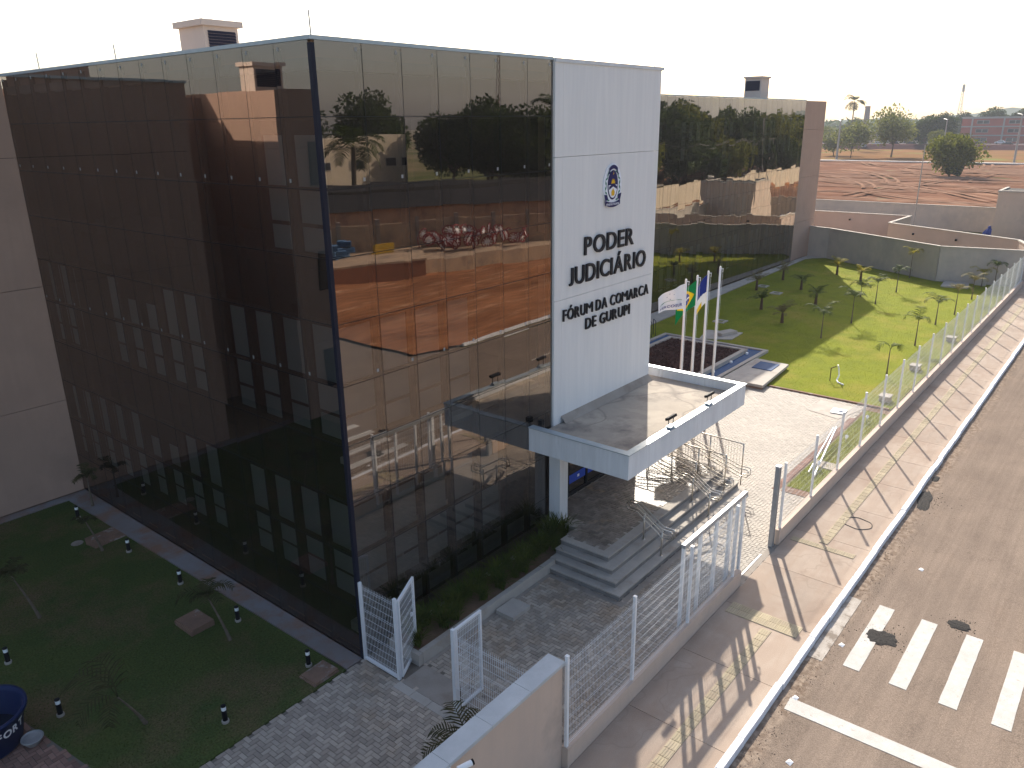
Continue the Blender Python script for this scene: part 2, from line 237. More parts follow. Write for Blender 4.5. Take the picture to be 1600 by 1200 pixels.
# ------------------------------------------------------------------ mesh helpers
class MB:
    def __init__(s): s.v = []; s.f = []; s.m = []
    def add(s, vs, fs, m=0):
        o = len(s.v); s.v += [tuple(v) for v in vs]; s.f += [tuple(i+o for i in f) for f in fs]; s.m += [m]*len(fs); return s
    def box(s, a, b, m=0):
        x0, y0, z0 = a; x1, y1, z1 = b
        return s.add([(x0,y0,z0),(x1,y0,z0),(x1,y1,z0),(x0,y1,z0),(x0,y0,z1),(x1,y0,z1),(x1,y1,z1),(x0,y1,z1)],
                     [(0,3,2,1),(4,5,6,7),(0,1,5,4),(1,2,6,5),(2,3,7,6),(3,0,4,7)], m)
    def cbox(s, c, d, rot=0, m=0, mat=None):
        Q = mat or Matrix.Rotation(rot, 3, 'Z'); hx, hy, hz = d[0]/2, d[1]/2, d[2]/2
        vs = [Vector(c)+Q@Vector(p) for p in [(-hx,-hy,-hz),(hx,-hy,-hz),(hx,hy,-hz),(-hx,hy,-hz),(-hx,-hy,hz),(hx,-hy,hz),(hx,hy,hz),(-hx,hy,hz)]]
        return s.add(vs, [(0,3,2,1),(4,5,6,7),(0,1,5,4),(1,2,6,5),(2,3,7,6),(3,0,4,7)], m)
    def tube(s, pts, r, n=6, m=0, cap=True):
        pts = [Vector(p) for p in pts]; rs = r if isinstance(r, (list, tuple)) else [r]*len(pts)
        vs = []; fs = []
        for i, p in enumerate(pts):
            d = (pts[min(i+1, len(pts)-1)]-pts[max(i-1, 0)]).normalized()
            u = d.cross(Vector((0,0,1)));
            if u.length < 1e-3: u = d.cross(Vector((1,0,0)))
            u.normalize(); v = d.cross(u)
            for k in range(n):
                a = 2*math.pi*k/n; vs.append(p+rs[i]*(math.cos(a)*u+math.sin(a)*v))
        for i in range(len(pts)-1):
            for k in range(n):
                a = i*n+k; b = i*n+(k+1) % n; fs.append((a, b, b+n, a+n))
        if cap: fs.append(tuple(range(n))[::-1]); fs.append(tuple((len(pts)-1)*n+k for k in range(n)))
        return s.add(vs, fs, m)
    def lathe(s, prof, n=16, c=(0,0,0), m=0):
        vs = []; fs = []
        for r, z in prof:
            for k in range(n):
                a = 2*math.pi*k/n; vs.append((c[0]+r*math.cos(a), c[1]+r*math.sin(a), c[2]+z))
        for i in range(len(prof)-1):
            for k in range(n):
                a = i*n+k; b = i*n+(k+1) % n; fs.append((a, b, b+n, a+n))
        return s.add(vs, fs, m)
    def prism(s, poly, z0, z1, m=0):
        n = len(poly); vs = [(x, y, z0) for x, y in poly]+[(x, y, z1) for x, y in poly]
        return s.add(vs, [tuple(range(n))[::-1], tuple(range(n, 2*n))]+[(i, (i+1) % n, n+(i+1) % n, n+i) for i in range(n)], m)
    def mesh(s, name, mats, smooth=False):
        me = bpy.data.meshes.new(name); me.from_pydata(s.v, [], s.f)
        for m_ in (mats if isinstance(mats, (list, tuple)) else [mats]): me.materials.append(M[m_] if isinstance(m_, str) else m_)
        if any(s.m): me.polygons.foreach_set('material_index', s.m)
        if smooth: me.polygons.foreach_set('use_smooth', [True]*len(s.f))
        me.update(); return me
    def build(s, name, mats, parent=None, smooth=False, **kw): return link(name, s.mesh(name, mats, smooth), parent, **kw)
def tag(o, label=None, cat=None, group=None, kind=None):
    if label: o['label'] = label
    if cat: o['category'] = cat
    if group: o['group'] = group
    if kind: o['kind'] = kind
    return o
def link(name, me, parent=None, label=None, cat=None, group=None, kind=None, loc=None, rot=None):
    o = bpy.data.objects.new(name, me); COL.objects.link(o)
    if parent is not None:
        o.parent = parent; o.matrix_parent_inverse = Matrix.Translation(-offset(parent))
    if loc is not None: o.location = loc
    if rot is not None: o.rotation_euler = rot
    return tag(o, label, cat, group, kind)
def offset(o):
    t = Vector((0,0,0))
    if o.get('_off') is not None: return Vector(o['_off'])
    return t
OFFS = []
def thing(name, label, cat, loc=(0,0,0), group=None):
    o = bpy.data.objects.new(name, None); COL.objects.link(o); o.location = loc; o.empty_display_size = .2
    o['_off'] = tuple(loc); OFFS.append(o)
    return tag(o, label, cat, group)
def dup(root, loc, rotz=0, label=None, scale=1.0, group=None):
    r = root.copy(); COL.objects.link(r); r.location = loc; r.rotation_euler = (0, 0, rotz); r.scale = (scale,)*3
    if label: r['label'] = label
    if group: r['group'] = group
    for ch in [o for o in root.children]:
        c = ch.copy(); COL.objects.link(c); c.parent = r
        for g in list(ch.children):
            d = g.copy(); COL.objects.link(d); d.parent = c
    return r
def np_tris(name, V, mats, pv=None, parent=None, nper=3, **kw):
    """V: (N, nper, 3) polygons"""
    N = V.shape[0]; me = bpy.data.meshes.new(name)
    me.vertices.add(N*nper); me.vertices.foreach_set('co', V.reshape(-1).astype(np.float32))
    me.loops.add(N*nper); me.loops.foreach_set('vertex_index', np.arange(N*nper, dtype=np.int32))
    me.polygons.add(N); me.polygons.foreach_set('loop_start', np.arange(0, N*nper, nper, dtype=np.int32))
    for m_ in (mats if isinstance(mats, (list, tuple)) else [mats]): me.materials.append(M[m_])
    me.update(calc_edges=True)
    a = me.attributes.new('pv', 'FLOAT', 'FACE'); a.data.foreach_set('value', (pv if pv is not None else rng.random(N)).astype(np.float32))
    return link(name, me, parent, **kw)

# ------------------------------------------------------------------ ground, roads
MB().box((-900, -1100, -.5), (1900, 1200, -.16)).build('ground', 'ground', kind='structure')
def sheet(name, poly, z, m, parent=None, kind='structure', th=.004):
    return MB().prism(poly, z-th, z, 0).build(name, m, parent, kind=kind)
road = sheet('road', [(-60, -7.66), (420, -7.66), (420, -15.9), (20.5, -15.9), (18.2, -23), (18.0, -90), (2.0, -90), (1.5, -24), (-2, -16.2), (-60, -16)], -.12, 'asphalt', th=.04)
# opposite side: graded red dirt lot
bm = MB()
nx, ny = 90, 60; X0, X1, Y0, Y1 = 18.0, 140.0, -16.2, -78.0
vs = []
for j in range(ny+1):
    for i in range(nx+1):
        x = X0+(X1-X0)*i/nx; y = Y0+(Y1-Y0)*j/ny
        zz = .05*math.sin(x*.7+y*.3)+.07*math.sin(y*.9-x*.13)+.05*random.random() if 0 < i < nx and 0 < j < ny else -.02
        if j == 0: x = max(x, 20.6)
        vs.append((x, y, zz))
bm.add(vs, [(j*(nx+1)+i, (j+1)*(nx+1)+i, (j+1)*(nx+1)+i+1, j*(nx+1)+i+1) for j in range(ny) for i in range(nx)])
bm.build('dirt_lot', 'dirt', smooth=True, kind='structure')
for i in range(4):
    z = []
# red dirt field beyond the boundary walls
bm = MB(); nx, ny = 80, 60; X0, X1, Y0, Y1 = 88.5, 228.0, -60.0, 120.0; vs = []
for j in range(ny+1):
    for i in range(nx+1):
        x = X0+(X1-X0)*i/nx; y = Y0+(Y1-Y0)*j/ny
        vs.append((x, y, .12*math.sin(x*.23+y*.11)+.10*math.sin(y*.31-x*.07)+.1*random.random()))
bm.add(vs, [(j*(nx+1)+i, j*(nx+1)+i+1, (j+1)*(nx+1)+i+1, (j+1)*(nx+1)+i) for j in range(ny) for i in range(nx)])
bm.build('dirt_field', 'dirt2', smooth=True, kind='structure')
# tyre ruts on the dirt field
bm = MB()
for k in range(55):
    cx, cy = random.uniform(95, 215), random.uniform(-30, 60); a = random.uniform(-.5, .5)+(1.57 if k % 3 else .3); cur = random.uniform(-.02, .02)
    for side in (0, 1.9):
        x, y, aa = cx-side*math.sin(a), cy+side*math.cos(a), a; pts = []
        for q in range(16):
            pts.append((x, y)); x += 3*math.cos(aa); y += 3*math.sin(aa); aa += cur*3
            if not (90 < x < 226): break
        if len(pts) < 3: continue
        for q in range(len(pts)-1):
            (xa, ya), (xb, yb) = pts[q], pts[q+1]; dx, dy = xb-xa, yb-ya; l = math.hypot(dx, dy); nx_, ny_ = -dy/l*.32, dx/l*.32
            bm.add([(xa-nx_, ya-ny_, .26), (xb-nx_, yb-ny_, .26), (xb, yb, .33), (xa, ya, .33), (xb+nx_, yb+ny_, .26), (xa+nx_, ya+ny_, .26)], [(0,1,2,3), (3,2,4,5)])
M['rut'] = mat('dry_rut_soil', (.29, .18, .125), (.21, .12, .08), .3, spec=0, rough=1)
bm.build('tyre_ruts', 'rut', kind='stuff')
sheet('field_path', [(228, -80), (231.5, -80), (231.5, 130), (228, 130)], .35, 'band', th=.3)
sheet('verge', [(231.6, -90), (330, -90), (330, 140), (231.6, 140)], .2, 'verge', th=.3)
sheet('far_street', [(345, -120), (400, -120), (400, 160), (345, 160)], .5, 'farstreet', th=.5)
M['embank'] = mat('purple_brown_embankment', (.085, .045, .045), (.06, .035, .035), .1, spec=0, rough=1)
MB().add([(326, -120, 0), (326, 160, 0), (332, 160, 1.7), (332, -120, 1.7), (344.8, 160, 1.7), (344.8, -120, 1.7)], [(0,3,2,1)[::-1], (3,5,4,2)[::-1]]).build('embankment', 'embank', kind='structure')
# hills on the horizon
for nm, x0, hh, sd_ in (('hills', 1500, 34, 1.55), ('hills', 1150, 16, 5)):
    bm = MB(); vs = []; n = 120
    for i in range(n+1):
        y = -900+2000*i/n
        h = hh*(.45+.55*max(0, math.sin(y*.0032+sd_+.6))**1.3)+3*math.sin(y*.03+sd_)+2*math.sin(y*.071)+random.uniform(-1, 1)
        if y > 250: h *= max(.35, 1-(y-250)/500)
        vs += [(x0-120, y, -.3), (x0, y, h), (x0+150, y, -.3)]
    bm.add(vs, [(i*3, i*3+3, i*3+4, i*3+1) for i in range(n)]+[(i*3+1, i*3+4, i*3+5, i*3+2) for i in range(n)])
    bm.build(nm, 'hill', smooth=True, kind='structure')

# road markings (parts of the road)
def bar(x0, x1, y0, y1, m='paint'):
    n = 10; r_ = lambda: random.uniform(-.005, .005)
    poly = [(x0+(x1-x0)*i/n, y0+r_()) for i in range(n+1)]+[(x1+r_(), y1)]+[(x0+(x1-x0)*i/n, y1+r_()) for i in range(n, -1, -1)]
    MB().prism(poly, -.1195, -.112).build('crosswalk_stripe', m, road)
bar(6.45, 9.45, -8.08, -7.76, 'paint_worn')
for i in range(7): bar(6.6, 9.52, -8.84-.965*i, -8.49-.965*i)
MB().prism([(4.45, -7.98), (4.86, -7.96), (4.92, -11.6), (4.55, -11.6)], -.1195, -.112).build('stop_line', 'paint', road)
MB().box((21, -11.8, -.1195), (24, -11.68, -.112)).build('centre_line_dash', 'paint', road)
def patch(cx, cy, rx, ry, a):
    bm = MB(); ring = []
    for k in range(26):
        t = 2*math.pi*k/26; q = random.uniform(.86, 1.12)*(abs(math.cos(t))**3+abs(math.sin(t))**3)**(-1/3)
        ring.append((cx+rx*q*math.cos(t)*math.cos(a)-ry*q*math.sin(t)*math.sin(a), cy+rx*q*math.cos(t)*math.sin(a)+ry*q*math.sin(t)*math.cos(a)))
    vs = [(x, y, -.118) for x, y in ring]+[(cx+(x-cx)*.8, cy+(y-cy)*.8, -.104+random.uniform(-.004, .005)) for x, y in ring]+[(cx+(x-cx)*.4, cy+(y-cy)*.4, -.10+random.uniform(-.006, .006)) for x, y in ring]+[(cx, cy, -.10)]
    n = 26
    bm.add(vs, [(i, (i+1) % n, n+(i+1) % n, n+i) for i in range(n)]+[(n+i, n+(i+1) % n, 2*n+(i+1) % n, 2*n+i) for i in range(n)]+[(2*n+i, 2*n+(i+1) % n, 3*n) for i in range(n)])
    bm.build('asphalt_patch', 'patch', road)
patch(8.16, -8.88, .30, .34, .3); patch(9.8, -10.22, .21, .24, 0); patch(16.4, -7.98, .75, .2, .12); patch(18.3, -7.9, .25, .1, 0)

# grit and crumbs: loose stones round the patches and along the kerb
G_ = []
for cx, cy, n_, sp_ in ((8.16, -8.88, 170, .42), (9.8, -10.22, 110, .30), (16.4, -7.98, 160, .6)):
    for k in range(n_): G_.append((cx+random.gauss(0, sp_*.7), cy+random.gauss(0, sp_*.6), random.uniform(.006, .018)))
bm = MB()
for x, y, r_ in G_:
    if y < -7.8: bm.add([(x-r_, y-r_*.6, -.119), (x+r_, y-r_*.8, -.119), (x+r_*.2, y+r_, -.119), (x, y, -.119+r_*1.1)], [(0,1,3), (1,2,3), (2,0,3)])
bm.build('asphalt_crumbs', 'patch', road, kind='stuff')
bm = MB()
for k in range(2600):
    x = random.uniform(-4, 45); y = -7.80-abs(random.gauss(0, .30)); r_ = random.uniform(.004, .016)
    bm.add([(x-r_, y-r_*.6, -.119), (x+r_, y-r_*.8, -.119), (x+r_*.2, y+r_, -.119), (x, y, -.119+r_)], [(0,1,3), (1,2,3), (2,0,3)])
bm.build('road_grit', 'dust', road, kind='stuff')
for x, y, a in ((3.1, -8.6, .3), (4.9, -8.05, 1.2), (7.3, -8.25, 2.0), (11.9, -8.9, .5)):
    MB().add([(x-.07, y-.04, -.116), (x+.06, y-.06, -.112), (x+.08, y+.03, -.10), (x-.03, y+.07, -.113), (x, y, -.085)], [(0,1,4), (1,2,4), (2,3,4), (3,0,4)]).build('paper_scrap', 'white', label={3.1: 'white paper scrap on the road at the lower kerb edge', 4.9: 'small white scrap beside the start of the stop line', 7.3: 'pale scrap between the worn and first bright crossing bars', 11.9: 'tiny pale scrap on the open asphalt beyond the crossing'}[x], cat='litter')
# kerb stones
kerb = MB().box((-20, -7.73, -.5), (60, -7.62, -.05)).build('kerb', 'concrete', kind='structure')
bm = MB(); bm.add([(0,-.075,-.14),(.985,-.075,-.14),(.985,.075,-.14),(0,.075,-.14),(0,-.06,.025),(.985,-.06,.025),(.985,.075,.025),(0,.075,.025)], [(0,3,2,1),(4,5,6,7),(0,1,5,4),(1,2,6,5),(2,3,7,6),(3,0,4,7)])
km = bm.mesh('kerb_stone', 'kerb')
for i in range(-14, 75):
    link('kerb_stone', km, kerb, loc=(i*1.0, -7.68+random.uniform(-.012, .012), random.uniform(-.008, .008)), rot=(0, random.uniform(-.006, .006), random.uniform(-.01, .01)))
# sidewalk
sw = MB().box((-20, -7.6, -.3), (75, -5.46, -.012)).build('sidewalk', 'joint_lt', kind='structure')
xs = [-14+2.35*i for i in range(38)]
for x in xs:
    bm = MB().box((x+.006, -7.598, -.1), (x+2.344, -5.46, 0)); bm.build('paving_slab', 'sidewalk', sw)
# tactile tiles
bm = MB().box((-.121, -.121, -.01), (.121, .121, .014))
for k in range(4): bm.box((-.105, -.1+.055*k, .014), (.105, -.075+.055*k, .020))
tm = bm.mesh('tactile_tile', 'yellow_tile')
bm = MB().box((-.121, -.121, -.01), (.121, .121, .014))
for a in range(4):
    for b in range(4): bm.box((-.1+a*.055, -.1+b*.055, .014), (-.075+a*.055, -.075+b*.055, .020))
tm2 = bm.mesh('tactile_dot_tile', 'yellow_tile')
for i in range(27): link('tactile_tile', tm, sw, loc=(.0+.25*i, -6.72, .0))
for i in range(7): link('tactile_tile', tm2, sw, loc=(6.85, -5.75-.25*i, .0)); link('tactile_tile', tm2, sw, loc=(11.25, -5.72-.25*i, .0))
for i in range(7): link('tactile_tile', tm2, sw, loc=(7.1, -5.75-.25*i, .0))
for i in range(100): link('tactile_tile', tm, sw, loc=(11.6+.25*i, -6.42, .0))
bm = MB()
for i in range(80): bm.box((36.6+.25*i, -6.54, -.01), (36.842+.25*i, -6.30, .014))
bm.build('tactile_strip', 'yellow_tile', sw, kind='stuff')
bm = MB()
pts = [(13.28+.36*math.cos(a)+.02*math.sin(5*a), -6.83+.40*math.sin(a), .004) for a in np.linspace(0, 6.3, 30)]
bm.tube(pts, .016, 5).build('buried_ring', 'joint', label='dark round outline of a sunken cover in the pale sidewalk beside the kerb', cat='manhole ring')

# ------------------------------------------------------------------ paver fields (herringbone)
CAM = np.array([-9.2698, -12.0703, 11.4581])
def herring(rects, holes=()):
    out = []; inside = lambda x, y: any(a <= x <= c and b <= y <= d for a, b, c, d in rects) and not any(a <= x <= c and b <= y <= d for a, b, c, d in holes)
    x0 = min(r[0] for r in rects); x1 = max(r[2] for r in rects); y0 = min(r[1] for r in rects); y1 = max(r[3] for r in rects)
    for i in range(math.floor(x0*10), math.ceil(x1*10)):
        for j in range(math.floor(y0*10), math.ceil(y1*10)):
            c = (i-j) % 4
            if c == 0 and inside(i*.1+.1, j*.1+.05): out.append((i*.1+.1, j*.1+.05, 0))
            elif c == 3 and inside(i*.1+.05, j*.1+.1): out.append((i*.1+.05, j*.1+.1, 1))
    return out
def brick_mesh(name, m):
    bm = MB(); g = .006; c = .007; hx, hy = .1-g, .05-g
    vs = [(-hx,-hy,-.03),(hx,-hy,-.03),(hx,hy,-.03),(-hx,hy,-.03),(-hx,-hy,-c),(hx,-hy,-c),(hx,hy,-c),(-hx,hy,-c),(-hx+c,-hy+c,0),(hx-c,-hy+c,0),(hx-c,hy-c,0),(-hx+c,hy-c,0)]
    bm.add(vs, [(0,1,5,4),(1,2,6,5),(2,3,7,6),(3,0,4,7),(4,5,9,8),(5,6,10,9),(6,7,11,10),(7,4,8,11),(8,9,10,11)])
    return bm.mesh(name, m)
def bricks_stuff(name, lst, z, m, parent, tilt=.0):
    n = len(lst); P = np.array([(x, y) for x, y, r_ in lst]); rr = np.array([r_ for *_, r_ in lst])
    hx = np.where(rr == 0, .0945, .0445); hy = np.where(rr == 0, .0445, .0945); zz = z+rng.uniform(-.0025, .0025, n)
    tx = rng.uniform(-.002, .002, n); ty = rng.uniform(-.002, .002, n)
    def c(sx, sy, low=False):
        return np.stack([P[:, 0]+sx*hx, P[:, 1]+sy*hy, (zz+sx*tx+sy*ty) if not low else np.full(n, z-.02)], 1)
    top = np.stack([c(-1,-1), c(1,-1), c(1,1), c(-1,1)], 1)
    sides = [np.stack([c(*a, True), c(*b, True), c(*b), c(*a)], 1) for a, b in (((-1,-1),(1,-1)), ((1,-1),(1,1)), ((1,1),(-1,1)), ((-1,1),(-1,-1)))]
    pv = rng.random(n)
    return np_tris(name, np.concatenate([top]+sides), m, np.tile(pv, 5), parent, 4, kind='stuff')
# the court, dark near part in the building's shade and pale part beyond the steps: same pavers, sun and shade put into two colours
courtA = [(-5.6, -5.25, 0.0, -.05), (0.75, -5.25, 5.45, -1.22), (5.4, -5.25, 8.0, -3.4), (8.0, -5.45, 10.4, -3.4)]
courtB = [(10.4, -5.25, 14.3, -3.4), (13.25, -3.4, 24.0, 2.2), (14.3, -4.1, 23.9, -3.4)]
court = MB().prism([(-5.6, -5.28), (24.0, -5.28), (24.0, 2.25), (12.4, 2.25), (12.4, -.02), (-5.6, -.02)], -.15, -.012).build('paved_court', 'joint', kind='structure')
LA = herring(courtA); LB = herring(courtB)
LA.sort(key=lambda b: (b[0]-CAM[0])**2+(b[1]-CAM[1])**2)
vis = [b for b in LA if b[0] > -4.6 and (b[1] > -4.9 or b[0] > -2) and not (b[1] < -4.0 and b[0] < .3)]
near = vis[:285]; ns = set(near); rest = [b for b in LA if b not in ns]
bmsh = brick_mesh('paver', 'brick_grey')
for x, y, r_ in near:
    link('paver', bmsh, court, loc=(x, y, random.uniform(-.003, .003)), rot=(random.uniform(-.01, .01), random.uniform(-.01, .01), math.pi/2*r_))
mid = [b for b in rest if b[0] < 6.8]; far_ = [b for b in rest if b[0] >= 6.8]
bricks_stuff('paver_field', mid, 0, 'brick_grey', court); bricks_stuff('sunlit_paver_field', far_+LB, 0, 'brick_sunlit', court)
MB().box((0.0, -5.25, -.1), (.72, -1.25, .002)).build('gate_threshold', 'concrete', court)
MB().box((5.30, -3.54, -.05), (5.452, -1.22, .003)).box((5.452, -3.54, -.05), (13.3, -3.38, .003)).box((.76, -1.30, -.05), (5.298, -1.205, .003)).build('mortar_border', 'concrete', court)
MB().box((8.0, -5.45, -.05), (14.3, -5.292, .004)).build('mortar_border', 'concrete', court)
for k in range(8): MB().box((-.22, -5.2+.5*k, -.05), (-.01, -4.71+.5*k, .006)).build('edging_block', 'concrete_lt', court)
# small reddish paved corner under the tank
red = MB().prism([(-7.9, -.1), (-4.95, -.1), (-4.95, 1.2), (-5.55, 4.2), (-7.9, 5.2)], -.15, -.010).build('side_pavement', 'joint', kind='structure')
lst = [b for b in herring([(-7.8, 0, -4.9, 4.9)]) if b[0] < -5.15-.13*max(0, b[1])]
bricks_stuff('reddish_pavers', lst, .002, 'brick_red', red)

# ------------------------------------------------------------------ lawns
def lawn(name, poly, m, mb, n, hgt, bbox):
    MB().prism(poly, -.15, -.002).build(name, m, kind='structure')
    P = rng.random((n*2, 2))*np.array([bbox[2]-bbox[0], bbox[3]-bbox[1]])+np.array(bbox[:2])
    pa = np.array(poly); ok = np.zeros(len(P), bool); j = len(pa)-1
    for i in range(len(pa)):
        cnd = ((pa[i,1] > P[:,1]) != (pa[j,1] > P[:,1])) & (P[:,0] < (pa[j,0]-pa[i,0])*(P[:,1]-pa[i,1])/(pa[j,1]-pa[i,1]+1e-12)+pa[i,0])
        ok ^= cnd; j = i
    P = P[ok][:n]; n = len(P)
    a = rng.random(n)*6.283; l = rng.random(n)*.010+.004; h = hgt*(.5+rng.random(n)); ta = rng.random(n)*6.283; tl = h*.6
    b0 = np.stack([P[:,0]-np.cos(a)*l, P[:,1]-np.sin(a)*l, np.full(n, -.01)], 1); b1 = np.stack([P[:,0]+np.cos(a)*l, P[:,1]+np.sin(a)*l, np.full(n, -.01)], 1)
    t = np.stack([P[:,0]+np.cos(ta)*tl, P[:,1]+np.sin(ta)*tl, h], 1)
    np_tris('grass_blades', np.stack([b0, b1, t], 1), mb, kind='stuff', label='short turf blades of the '+name.replace('_', ' '), cat=None)
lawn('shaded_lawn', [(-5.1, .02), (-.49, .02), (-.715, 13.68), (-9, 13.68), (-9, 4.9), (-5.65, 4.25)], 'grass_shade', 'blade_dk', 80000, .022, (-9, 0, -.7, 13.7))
lawn('garden_lawn', [(24.12, -4.95), (55.7, -4.95), (54.8, -.05), (60.6, 9.8), (59.5, 11.0), (24.12, 9.9)], 'grass', 'blade', 110000, .022, (24, -5, 61, 11.2))
lawn('fence_grass_strip', [(14.5, -5.05), (23.4, -5.05), (23.4, -4.2), (14.5, -4.2)], 'grass', 'blade', 6000, .045, (14, -5.2, 24, -4.1))
# path along the left facade with a spur
MB().prism([(-.47, .02), (-.02, .02), (-.02, 14.1), (-9, 14.1), (-9, 13.72), (-.70, 13.70)], -.15, .012).build('side_path', 'pathcon', kind='structure')
MB().prism([(-1.55, 9.85), (-.60, 9.9), (-.62, 10.75), (-1.5, 10.7), (-1.62, 10.3)], -.15, .010).build('path_spur', 'cover', kind='structure')
MB().prism([(24.2, 10.0), (58.8, 11.05), (60.9, 10.2), (61.5, 11.55), (24.2, 11.55)], -.15, .010).build('garden_path', 'concrete_lt', kind='structure')
edge = MB().box((24.0, -4.9, -.1), (24.1, .2, .0)).build('lawn_kerb', 'cover', kind='structure')
for k in range(6): MB().box((23.99, -4.9+.85*k, -.05), (24.11, -4.9+.85*k+.84, .055)).build('edging_block', 'cover', edge)
MB().box((12.4, 2.26, -.15), (22.0, 11.55, -.005)).build('rear_court', 'concrete', kind='structure')

# ------------------------------------------------------------------ courthouse
H = 12.91; ROW = 1.291
B = thing('courthouse', 'modern courthouse clad in bronze mirror glass with a tall white entrance slab', 'building', (0, 0, 0))
fx = [.08]+[1.148+k for k in range(7)]
fy = [.08]+[1.101+1.011*k for k in range(13)]+[14.17]
def pane_mesh(wd, m='glass', ht=ROW-.014):
    return MB().add([(-wd/2, 0, -ht/2), (wd/2, 0, -ht/2), (wd/2, 0, ht/2), (-wd/2, 0, ht/2), (-wd/2, .012, -ht/2), (wd/2, .012, -ht/2), (wd/2, .012, ht/2), (-wd/2, .012, ht/2)],
                    [(0,1,2,3), (0,4,5,1), (1,5,6,2), (2,6,7,3), (3,7,4,0)]).mesh('glass_pane', [M[m]])
M['sticker'] = mat('grey_sticker', (.30, .30, .29), rough=.6)
sticker = MB().box((-.028, -.004, -.035), (.028, -.002, .035)).mesh('sticker', 'sticker')
cache = {}
def pane(x, y, wd, z, rz, m='glass', name='glass_pane', tilt=.0016):
    k = (round(wd, 2), m)
    if k not in cache: cache[k] = pane_mesh(wd-.014, m)
    return link(name, cache[k], B, loc=(x, y, z), rot=(random.gauss(0, tilt), 0, rz+random.gauss(0, tilt)))
for r_ in range(10):
    z = ROW*r_+ROW/2
    for k in range(7):
        p = pane((fx[k]+fx[k+1])/2, 0, fx[k+1]-fx[k], z, 0)
        if r_ in (9, 8, 5): link('sticker', sticker, p, loc=((fx[k+1]-fx[k])/2-.14, 0, (ROW/2-.12) if r_ == 9 else -ROW/2+.14))
    for k in range(14):
        p = pane(0, (fy[k]+fy[k+1])/2, fy[k+1]-fy[k], z, -math.pi/2)
        if r_ in (9, 8, 5): link('sticker', sticker, p, loc=(-((fy[k+1]-fy[k])/2-.14), 0, (ROW/2-.12) if r_ == 9 else -ROW/2+.14))
MB().box((-.015, -.015, 0), (.075, .075, H-.06)).build('corner_post', 'post', B)
vm = MB().box((-.014, .004, 0), (.014, .05, H-.1)).box((-.065, .05, 0), (.065, .17, H-.1), 1).mesh('mullion', ['frame', 'mullion'])
for k in range(1, 8): link('mullion', vm, B, loc=(fx[k]+(.0 if k < 7 else -.03), 0, 0))
for k in range(1, 15): link('mullion', vm, B, loc=(0, fy[k]+(.0 if k < 14 else -.03), 0), rot=(0, 0, -math.pi/2))
for r_ in range(0, 10):
    z = ROW*r_
    MB().box((.1, .006, z-.013+(.013 if r_ == 0 else 0)), (7.12, .048, z+.013)).box((.1, .06, z-.03+(.03 if r_ == 0 else 0)), (7.12, .14, z+.03), 1).build('transom', ['frame', 'mullion'], B)
    MB().box((.006, .1, z-.013+(.013 if r_ == 0 else 0)), (.048, 14.15, z+.013)).box((.06, .15, z-.03+(.03 if r_ == 0 else 0)), (.14, 14.15, z+.03), 1).build('transom', ['frame', 'mullion'], B)
for z0, z1 in ((0, .3), (3.75, 4.55), (7.95, 8.75), (11.6, 12.4)):
    MB().box((.2, .2, z0), (5.0, 14.1, z1)).box((5.0, .2, z0), (12.2, 5.0, z1)).build('floor_slab', 'slabint', B)
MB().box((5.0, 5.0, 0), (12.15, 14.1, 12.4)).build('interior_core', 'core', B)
MB().box((.16, 14.06, 0), (5.0, 14.16, 12.4)).box((12.06, .3, 0), (12.16, 5.0, 12.4)).box((7.25, .52, 3.3), (12.05, .60, 12.4)).build('added_dark_lining', 'core', B)  # dark lining added so the tan walls don't show bright through the glass
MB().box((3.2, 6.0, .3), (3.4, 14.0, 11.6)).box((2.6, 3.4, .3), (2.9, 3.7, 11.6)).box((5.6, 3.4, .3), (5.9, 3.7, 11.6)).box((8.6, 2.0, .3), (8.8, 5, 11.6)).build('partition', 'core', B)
# blinds: vertical strips behind the glass, drawn to different heights
def blind(x0, x1, y0, y1, z0, z1): MB().box((x0, y0, z0), (x1, y1, z1)).build('blind', 'blind', B)
bands = ((1.42, 3.62), (5.25, 7.6), (9.15, 11.3))
for bi, (z0, z1) in enumerate(bands):
    for k in range(7):
        if bi == 2 or (bi == 1 and k > 3) or (bi == 0 and k > 4): continue
        blind(fx[k]+.08, fx[k+1]-.08, .22, .235, z0+.50, z1)
        blind(fx[k]+.08, fx[k+1]-.08, .22, .235, z0-.02, z0+.42)
    for k in range(14):
        if (bi, k) in {(1, 4), (2, 4), (0, 4), (1, 10), (1, 11)} or (bi == 2 and k > 1): continue
        blind(.22, .235, fy[k]+.08, fy[k+1]-.08, z0+.50, z1-(.5 if k in (7, 8) else 0))
        blind(.22, .235, fy[k]+.08, fy[k+1]-.08, z0-.06, z0+.42)
MB().box((.3, .45, .3), (7.0, .75, .52)).build('window_sill', 'sill', B)
MB().box((.3, .35, 4.56), (7.0, .6, 4.7)).build('window_sill', 'sill', B)
for k in range(5): MB().box((.9+k*1.25, .9, 1.9), (2.0+k*1.25, 1.25, 1.96)).box((.9+k*1.25, .9, .3), (.95+k*1.25, 1.25, 1.9)).build('desk', 'sill', B)
# shell and roof
MB().box((12.2, .3, 0), (12.4, 11.9, H-.02)).build('side_wall', 'tan', B)
MB().box((.2, 14.2, 0), (12.4, 26, 12.6)).build('rear_wall', 'tan', B)
MB().box((.06, .06, 12.42), (12.36, 14.3, 12.62)).build('roof', 'concrete', B)
for a, b in (((-.03, -.03, 12.90), (7.14, .12, 12.97)), ((-.03, .12, 12.90), (.12, 14.19, 12.97))): MB().box(a, b).build('roof_coping', 'coping', B)
MB().box((.12, .12, 12.62), (.2, 14.1, 12.93)).box((.2, .12, 12.62), (7.1, .2, 12.93)).build('parapet', 'tan', B)
